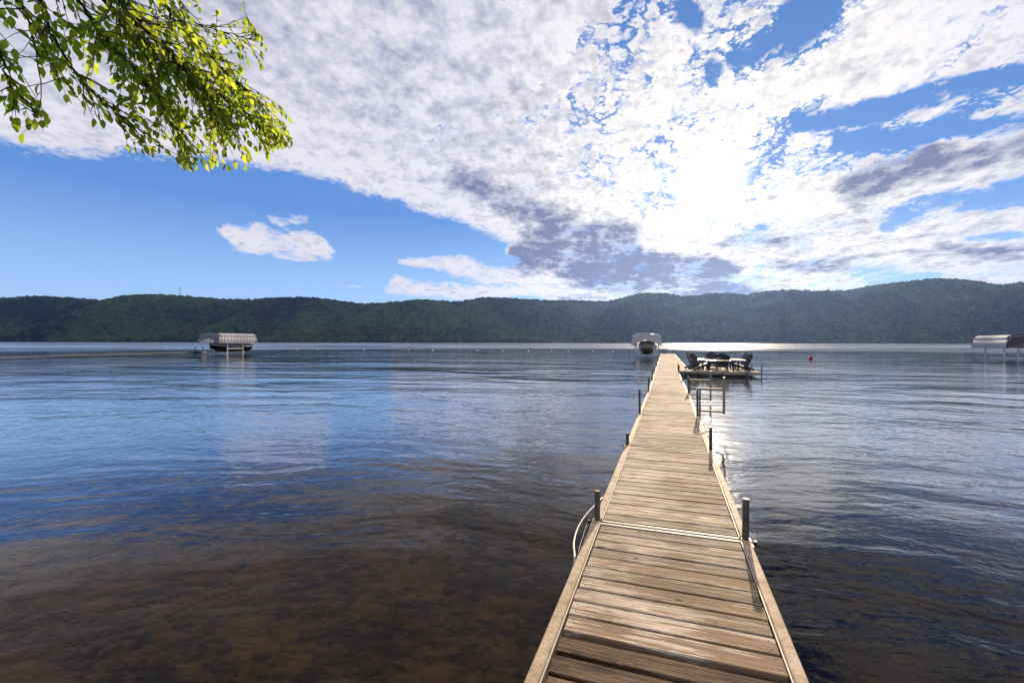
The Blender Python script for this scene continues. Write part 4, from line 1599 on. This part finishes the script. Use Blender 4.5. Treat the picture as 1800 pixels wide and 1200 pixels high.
def add_leaf(base, d3, size):
    d3 = (d3 + Vector((0, 0, -0.30))).normalized()
    side = d3.cross(Vector((random.gauss(0, .8), random.gauss(-0.5, .8), 1))).normalized()
    nrm = side.cross(d3).normalized()
    mt = Matrix((side, d3, nrm)).transposed().to_4x4()
    mt = Matrix.Translation(base) @ mt @ Matrix.Rotation(random.gauss(0, 0.5), 4, 'Y') @ Matrix.Scale(size, 4)
    placements.append((mt, random.randrange(10), min(3, max(0, int(random.gauss(2.0, 1.05))))))


count = 0
for li, (fine, rad) in enumerate(limbs):
    n = len(fine)
    ntw = (104, 100, 92, 30, 34, 20, 84, 18)[li]
    for _ in range(ntw):
        i = int(n * random.uniform(0.20, 0.985))
        i = min(i, n - 2)
        st_ = fine[i].lerp(fine[i + 1], random.random())
        along_ = (fine[i + 1] - fine[i]).normalized()
        dirn = (along_ * random.uniform(0.8, 1.5) + Vector((random.gauss(0.10, 0.40), random.gauss(0, 0.50), random.gauss(-0.02, 0.40)))).normalized()
        Lt = random.uniform(0.25, 0.75)
        pts2 = [st_]
        nseg = 7
        dcur = dirn.copy()
        for k in range(nseg):
            dcur = (dcur + Vector((random.gauss(0, .12), random.gauss(0, .12), random.gauss(-0.06, .11)))).normalized()
            pts2.append(pts2[-1] + dcur * Lt / nseg)
        ex, ey = pix(pts2[-1])
        if not (inside(poly, ex, ey) or inside(poly2, ex, ey)):
            # shorten to stay inside the bough's outline
            keep = [p_ for p_ in pts2 if inside(poly, *pix(p_)) or inside(poly2, *pix(p_)) or pix(p_)[1] < 0]
            if len(keep) < 3:
                continue
            pts2 = keep
        twigs.tube([L_(p_) for p_ in pts2], 0.003, 4, False, taper=[0.0050 - 0.0036 * k / (len(pts2) - 1) for k in range(len(pts2))])
        tot = sum((q_ - p_).length for p_, q_ in zip(pts2[:-1], pts2[1:]))
        nl = max(3, int(tot / 0.060))
        for k in range(nl):
            t = (k + random.uniform(0.2, 0.8)) / nl
            if t < 0.22 and random.random() < 0.6:
                continue
            f_ = t * (len(pts2) - 1)
            j = min(int(f_), len(pts2) - 2)
            bp = pts2[j].lerp(pts2[j + 1], f_ - j)
            ad_ = (pts2[j + 1] - pts2[j]).normalized()
            sd3 = ad_.cross(Vector((random.gauss(0, .3), random.gauss(0, .3), 1))).normalized() * (1 if k % 2 else -1)
            d3 = ad_ * random.uniform(0.3, 0.9) + sd3 * random.uniform(0.5, 1.1) + Vector((0, random.gauss(0, .3), random.gauss(-.15, .3)))
            size = random.uniform(0.048, 0.088)
            tip = pix(bp + d3.normalized() * size)
            if not (inside(poly, *tip) or inside(poly2, *tip)):
                continue
            add_leaf(bp, d3, size)
        add_leaf(pts2[-1], pts2[-1] - pts2[-2], random.uniform(0.06, 0.09))
obj('twigs', twigs.mesh('twigs', M['bark']), tree, kind='stuff')
placements.sort(key=lambda q: q[0].translation.y - (3.0 if -10 < pix(q[0].translation)[0] < 530 and pix(q[0].translation)[1] > -5 else 0))
for mt, k, tn in placements[:295]:
    o_ = obj('leaf', leaf_lib[k][tn], tree)
    o_.matrix_basis = Matrix.Translation(-TB) @ mt


def leaf_mass(name, pls):
    vv, ff, tt = [], [], []
    off = 0
    for mt, k, tn in pls:
        vs, fs = shapes[k]
        mm = Matrix.Translation(-TB) @ mt
        vv += [tuple(mm @ Vector(p_)) for p_ in vs]
        ff += [tuple(i + off for i in f_) for f_ in fs]
        tt += [(0.12, 0.4, 0.65, 0.95)[tn] + random.uniform(-.1, .1)] * len(vs)
        off += len(vs)
    me = bpy.data.meshes.new(name)
    me.from_pydata(vv, [], ff)
    me.polygons.foreach_set('use_smooth', [True] * len(me.polygons))
    a_ = me.attributes.new('tone', 'FLOAT', 'POINT')
    a_.data.foreach_set('value', tt)
    me.materials.append(M['leaf'])
    return obj(name, me, tree, kind='stuff')


leaf_mass('foliage', placements[295:])
# the crown above and behind the camera, out of the picture
crown = []
for li in range(7):
    a = li * 0.9
    tipp = trunk_top + Vector((2.3 * math.cos(a), 1.7 * math.sin(a) - 0.6, 0.6 + 1.4 * ((li * 37) % 10) / 10))
    b = MB()
    pth = bez(tp[7 + li % 5], trunk_top + Vector((0, 0, 0.6)), tipp, 8)
    b.tube([L_(p_) for p_ in pth], 0.05, 7, taper=[0.07 - 0.06 * k / 8 for k in range(9)])
    obj('branch', b.mesh('branch', M['bark']), tree)
    for _ in range(420):
        c_ = pth[random.randrange(3, 9)] + Vector((random.gauss(0, .55), random.gauss(0, .5), random.gauss(0, .42)))
        if c_.y > -0.6:
            continue
        keep = placements
        d3 = Vector((random.gauss(0, 1), random.gauss(0, 1), random.gauss(0, .5))).normalized()
        d3 = (d3 + Vector((0, 0, -.5))).normalized()
        side = d3.cross(Vector((random.gauss(0, .7), random.gauss(0, .7), 1))).normalized()
        mt = Matrix.Translation(c_) @ Matrix((side, d3, side.cross(d3))).transposed().to_4x4() @ Matrix.Scale(random.uniform(.08, .13), 4)
        crown.append((mt, random.randrange(10), random.randrange(4)))
leaf_mass('crown', crown)
